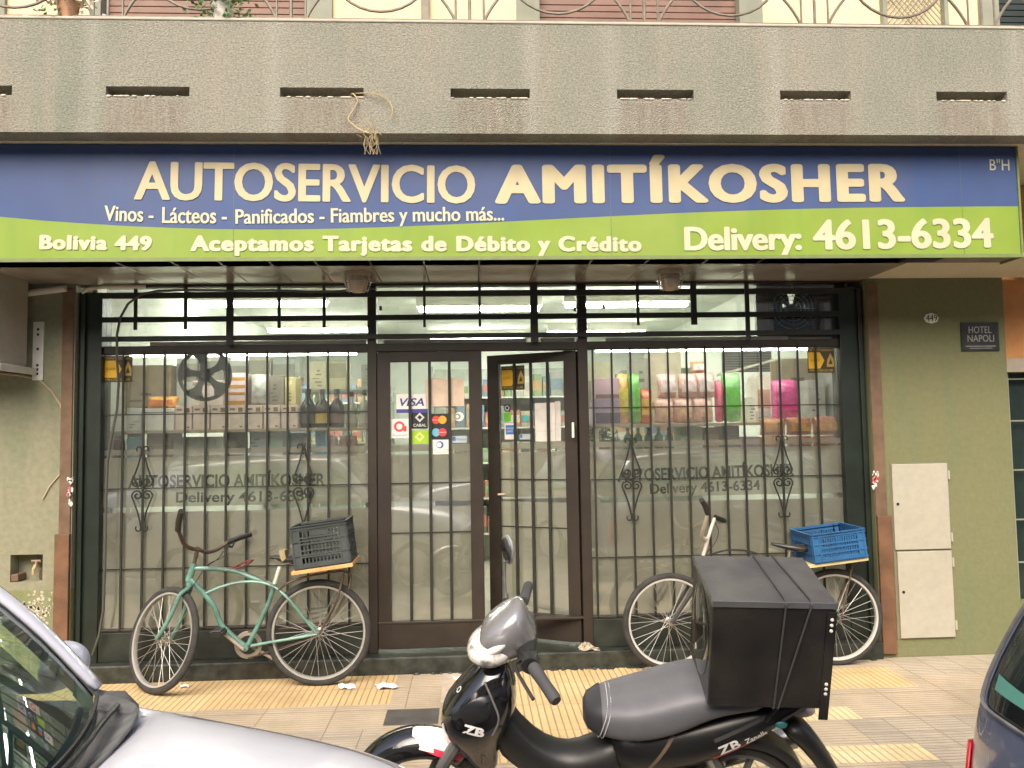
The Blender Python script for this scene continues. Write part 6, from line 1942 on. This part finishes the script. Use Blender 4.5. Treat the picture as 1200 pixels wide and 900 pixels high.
for sgn in (1, -1):
    rows = [[shell(i, sgn * s, .004) for s in (.955, .985, 1.0, 1.04, 1.08)] for i in (2, 3, 4)]
    quadstrip(rows, 'tail_light', MT['red'], car2, .006)
    bel = [V(x, .752 * sgn, .985) for x in (-1.45, -.9, -.3, .3, .65)]; top = [V(x, .60 * sgn, 1.36) for x in (-1.30, -.9, -.3, .1, .30)]
    quadstrip([bel, top], 'side_window', MT['carglass'], car2)
st_b = [(-1.0, .80, .94, .97, .755), (.3, .80, .95, .975, .755), (.80, .80, .945, .985, .738), (1.04, .80, .897, .970, .704), (1.46, .78, .836, .905, .617), (1.80, .72, .715, .775, .50), (1.96, .56, .44, .48, .38)]
m = MB(); m.loft([sect(*q) for q in st_b]); m.build('front_body', MT['bluegrey'], car2, True, sub=1, angle=0)
m = MB(); m.box(-1.70, .6, -.68, .68, .30, .80); m.build('cabin_trim', MT['dash'], car2, bevel=.02)
rows = [[V(x, s * .59, z + .03 * (1 - s * s)) for s in [-1 + 2 * k / 10 for k in range(11)]] for x, z in ((.36, 1.40), (0, 1.43), (-.6, 1.44), (-1.1, 1.43), (-1.45, 1.40), (-1.60, 1.375))]
quadstrip(rows, 'roof', MT['bluegrey'], car2, .02)
rows = [[wsP(t, s) for s in [-1 + 2 * k / 12 for k in range(13)]] for t in [i / 8 for i in range(9)]]
quadstrip(rows, 'windscreen', MT['carglass'], car2)
for s in (1, -1): quadstrip([[wsP(t, s) + V(.01, -.02 * s, .01), wsP(t, s) + V(-.05, .012 * s, .01)] for t in [i / 6 for i in range(7)]], 'windscreen_pillar', MT['bluegrey'], car2, .02)
m = MB(); m.box(-2.02, -1.94, -.70, .70, .24, .36); m.build('bumper', MT['cowlgrey'], car2, bevel=.03, seg=3)
add_wheels(car2, (-1.2, 1.2), .79)

car3 = copy_tree(car)
car3.name = 'parked_car'
car3.location = (.9, -7.9, RZ)
car3.rotation_euler = (0, 0, PI)
car3['label'] = 'hatchback parked across the street, mirrored faintly in the shop glass'
car4 = copy_tree(car)
car4.location = (-4.2, -7.9, RZ)
car4.rotation_euler = (0, 0, PI)
car4['label'] = 'second hatchback parked across the street beyond the first'
# ================================================================== litter, planters, dried weed
for n, (u, v, s, lab) in enumerate(((407, 806, .040, 'torn white paper scrap on the yellow tiles under the teal bicycle'), (452, 806, .050, 'crumpled white paper scrap on the tiles in front of the left door'), (216, 805, .022, 'tiny paper scrap by the front wheel of the teal bicycle'), (538, 796, .03, 'small pale scrap at the foot of the step by the door'))):
    q = G(u, v)
    m = MB(); rows = []
    for i in range(5):
        rows.append([V(q.x + (j - 2) * s * .62 + random.uniform(-.3, .3) * s * .3 - (i - 2) * .2 * s, q.y + (i - 2) * s * .55 + random.uniform(-.3, .3) * s * .4, .004 + random.uniform(0, .35) * s) for j in range(5)])
    m.grid(rows); tag(m.build('paper_scrap', MT['paper'], None, True, org=(q.x, q.y, 0)), lab, 'litter', 'paper scraps on the pavement')
q = P(693, 742, -.06)
m = MB()
rows = []
for i in range(11):
    rows.append([V(q.x - .02 + (j - 5) * .0115 + .018 * math.sin(i * 1.9 + j), -.085 + (i - 5) * .008 + .012 * math.sin(j * 2.3 + i * .7), .1135 + max(0, .055 - .0016 * ((i - 5) ** 2 + (j - 4) ** 2)) * (.55 + .45 * math.sin(2.1 * i + 1.3 * j))) for j in range(11)])
m.grid(rows)
tag(m.build('crumpled_rag', C(.42, .36, .27, .9), None, False, org=(q.x, -.085, .113)), 'crumpled pale rag lying on the step beside the right door post', 'rag')
# flower pots on the balcony edge
zc_ = zt + .019
for u, vtop, kind, lab in ((238, 0, 'f', 'pale flowering pot plant on the balcony edge at far left of the railing'), (258, 0, 'p', 'white pot with trailing green leaves on the balcony edge')):
    uu = 75 if kind == 'f' else 258
    q = P(uu, 15, YB + .03)
    O = Vector((q.x, YB + .075, zc_)); t = empty('pot_plant', O, lab, 'plant', None)
    m = MB(); m.lathe([(0, .001), (.045, .001), (.062, .11), (.066, .12), (0, .11)], O, n=18); m.build('pot', C(.62, .58, .52) if kind == 'p' else C(.40, .22, .12), t, True, org=O)
    m, m2 = MB(), MB()
    for k in range(230):
        p = O + V(random.gauss(0, .085), random.uniform(-.09, .05), .10 + random.gauss(.02, .06))
        if p.z < zc_ + .004: p.z = zc_ + .01 + random.random() * .03
        d = Vector((random.uniform(-1, 1), random.uniform(-1, 1), random.uniform(-.6, .8))).normalized(); e = d.orthogonal().normalized()
        (m2 if kind == 'f' and random.random() < .5 else m).add([p, p + d * .020 + e * .010, p + d * .040, p + d * .020 - e * .010], [(0, 1, 2, 3)])
    m.build('foliage', MT['leaf'], t, org=O)
    if kind == 'f': m2.build('blossom', MT['petal'], t, org=O)
# dried weed hanging out of a slot
m = MB()
def wp(ps): return smooth([P(u, v, YB - d) for u, v, d in ps], 3)
m.tube(wp([(410, 112, -.06), (414, 110, .005), (419, 119, .02), (412, 132, .02), (408, 140, .03), (420, 151, .04), (432, 156, .05)]), .0042, 5)
m.tube(wp([(412, 110, -.05), (428, 109, .015), (446, 112, .03), (457, 120, .03), (460, 132, .03), (456, 140, .03)]), .0035, 5)
m.tube(wp([(428, 112, -.02), (444, 108, .02), (452, 114, .02)]), .0025, 4)
for k in range(46):
    c_ = P(435 + random.gauss(0, 6), 154 + random.gauss(0, 5), YB - .03)
    d = Vector((random.uniform(-1, 1), random.uniform(-.6, .2), random.uniform(-1.2, .7))).normalized() * random.uniform(.02, .06)
    m.tube([c_, c_ + d * .5 + V(random.uniform(-.01, .01), 0, .004), c_ + d], .0012, 4)
for k in range(12):
    c_ = P(436 + random.uniform(-8, 8), 160, YB - .02); m.tube([c_, c_ + V(random.uniform(-.02, .02), .0, -.05), c_ + V(random.uniform(-.03, .03), .01, -.10)], .0013, 4)
tag(m.build('dried_weed', MT['twig'], None, True), 'dried weed with looping stems hanging from a balcony slot', 'weed')

# ================================================================== neighbour at the right, and the houses across the street
nb = empty('neighbour_building', (3.79, 0, 0), 'orange neighbouring house with a dark grilled window at the right edge', 'building')
O = Vector((3.79, 0, 0))
zsill, ztop = PZ(1190, 436, -.05), PZ(1190, 420, -.05)
m = MB(); m.box(3.788, 9, -.06, .3, ztop, 3.30); m.build('wall', MT['orange'], nb, org=O)
m = MB(); m.box(3.788, 9, -.07, .25, zsill, ztop - .001); m.build('lintel', C(.36, .31, .24, .8), nb, org=O)
m = MB(); m.box(3.788, 9, .05, .3, -.05, zsill - .001); m.build('window', C(.022, .035, .030, .15), nb, org=O)
m = MB()
m.box(3.79, 3.84, -.03, .049, .35, zsill - .001)
for k in range(1, 24): m.box(3.84 + k * .22, 3.852 + k * .22, -.01, .005, .35, zsill - .002)
for z in (.6, .9, 1.25, 1.6, 1.9, 2.05): m.box(3.84, 9, -.006, .001, z, z + .010)
m.build('window_bars', MT['greygreen'], nb, org=O)
m = MB(); m.box(3.788, 9, -.08, .04, -.05, .34); m.build('base', MT['green_wall'], nb, org=O)
m = MB(); q = P(1195, 314, -.1); m.box(q.x - .03, q.x + .4, -.20, -.061, q.z - .03, q.z + .04); m.build('awning_edge', C(.10, .11, .08), nb, org=O)

op = empty('opposite_building', (0, -14, 0), 'pale rendered house row across the street behind the photographer', 'building')
O = Vector((0, -14, 0))
xs = [-40.0]; holes = set()
for k in range(22): xs += [-38 + 3.5 * k, -38 + 3.5 * k + 1.3]
xs += [40.0]
zs = [0, .9, 2.6, 3.9, 5.6, 7.2]
for i in range(22):
    for j in (1, 3): holes.add((1 + 2 * i, j))
m = MB(); wall_holes(m, xs, zs, holes, -13.6, -13.9); m.box(-40, 40, -20, -14.0, 0, 7.2); m.build('wall', C(.42, .38, .31, .9), op, org=O)
for i in range(22):
    for j in (1, 3):
        m = MB(); x0, x1 = xs[1 + 2 * i], xs[2 + 2 * i]; m.box(x0 + .01, x1 - .01, -13.9, -13.86, zs[j], zs[j + 1]); m.box((x0 + x1) / 2 - .03, (x0 + x1) / 2 + .03, -13.86, -13.83, zs[j], zs[j + 1]); m.build('window', C(.06, .07, .07, .1), op, org=O)
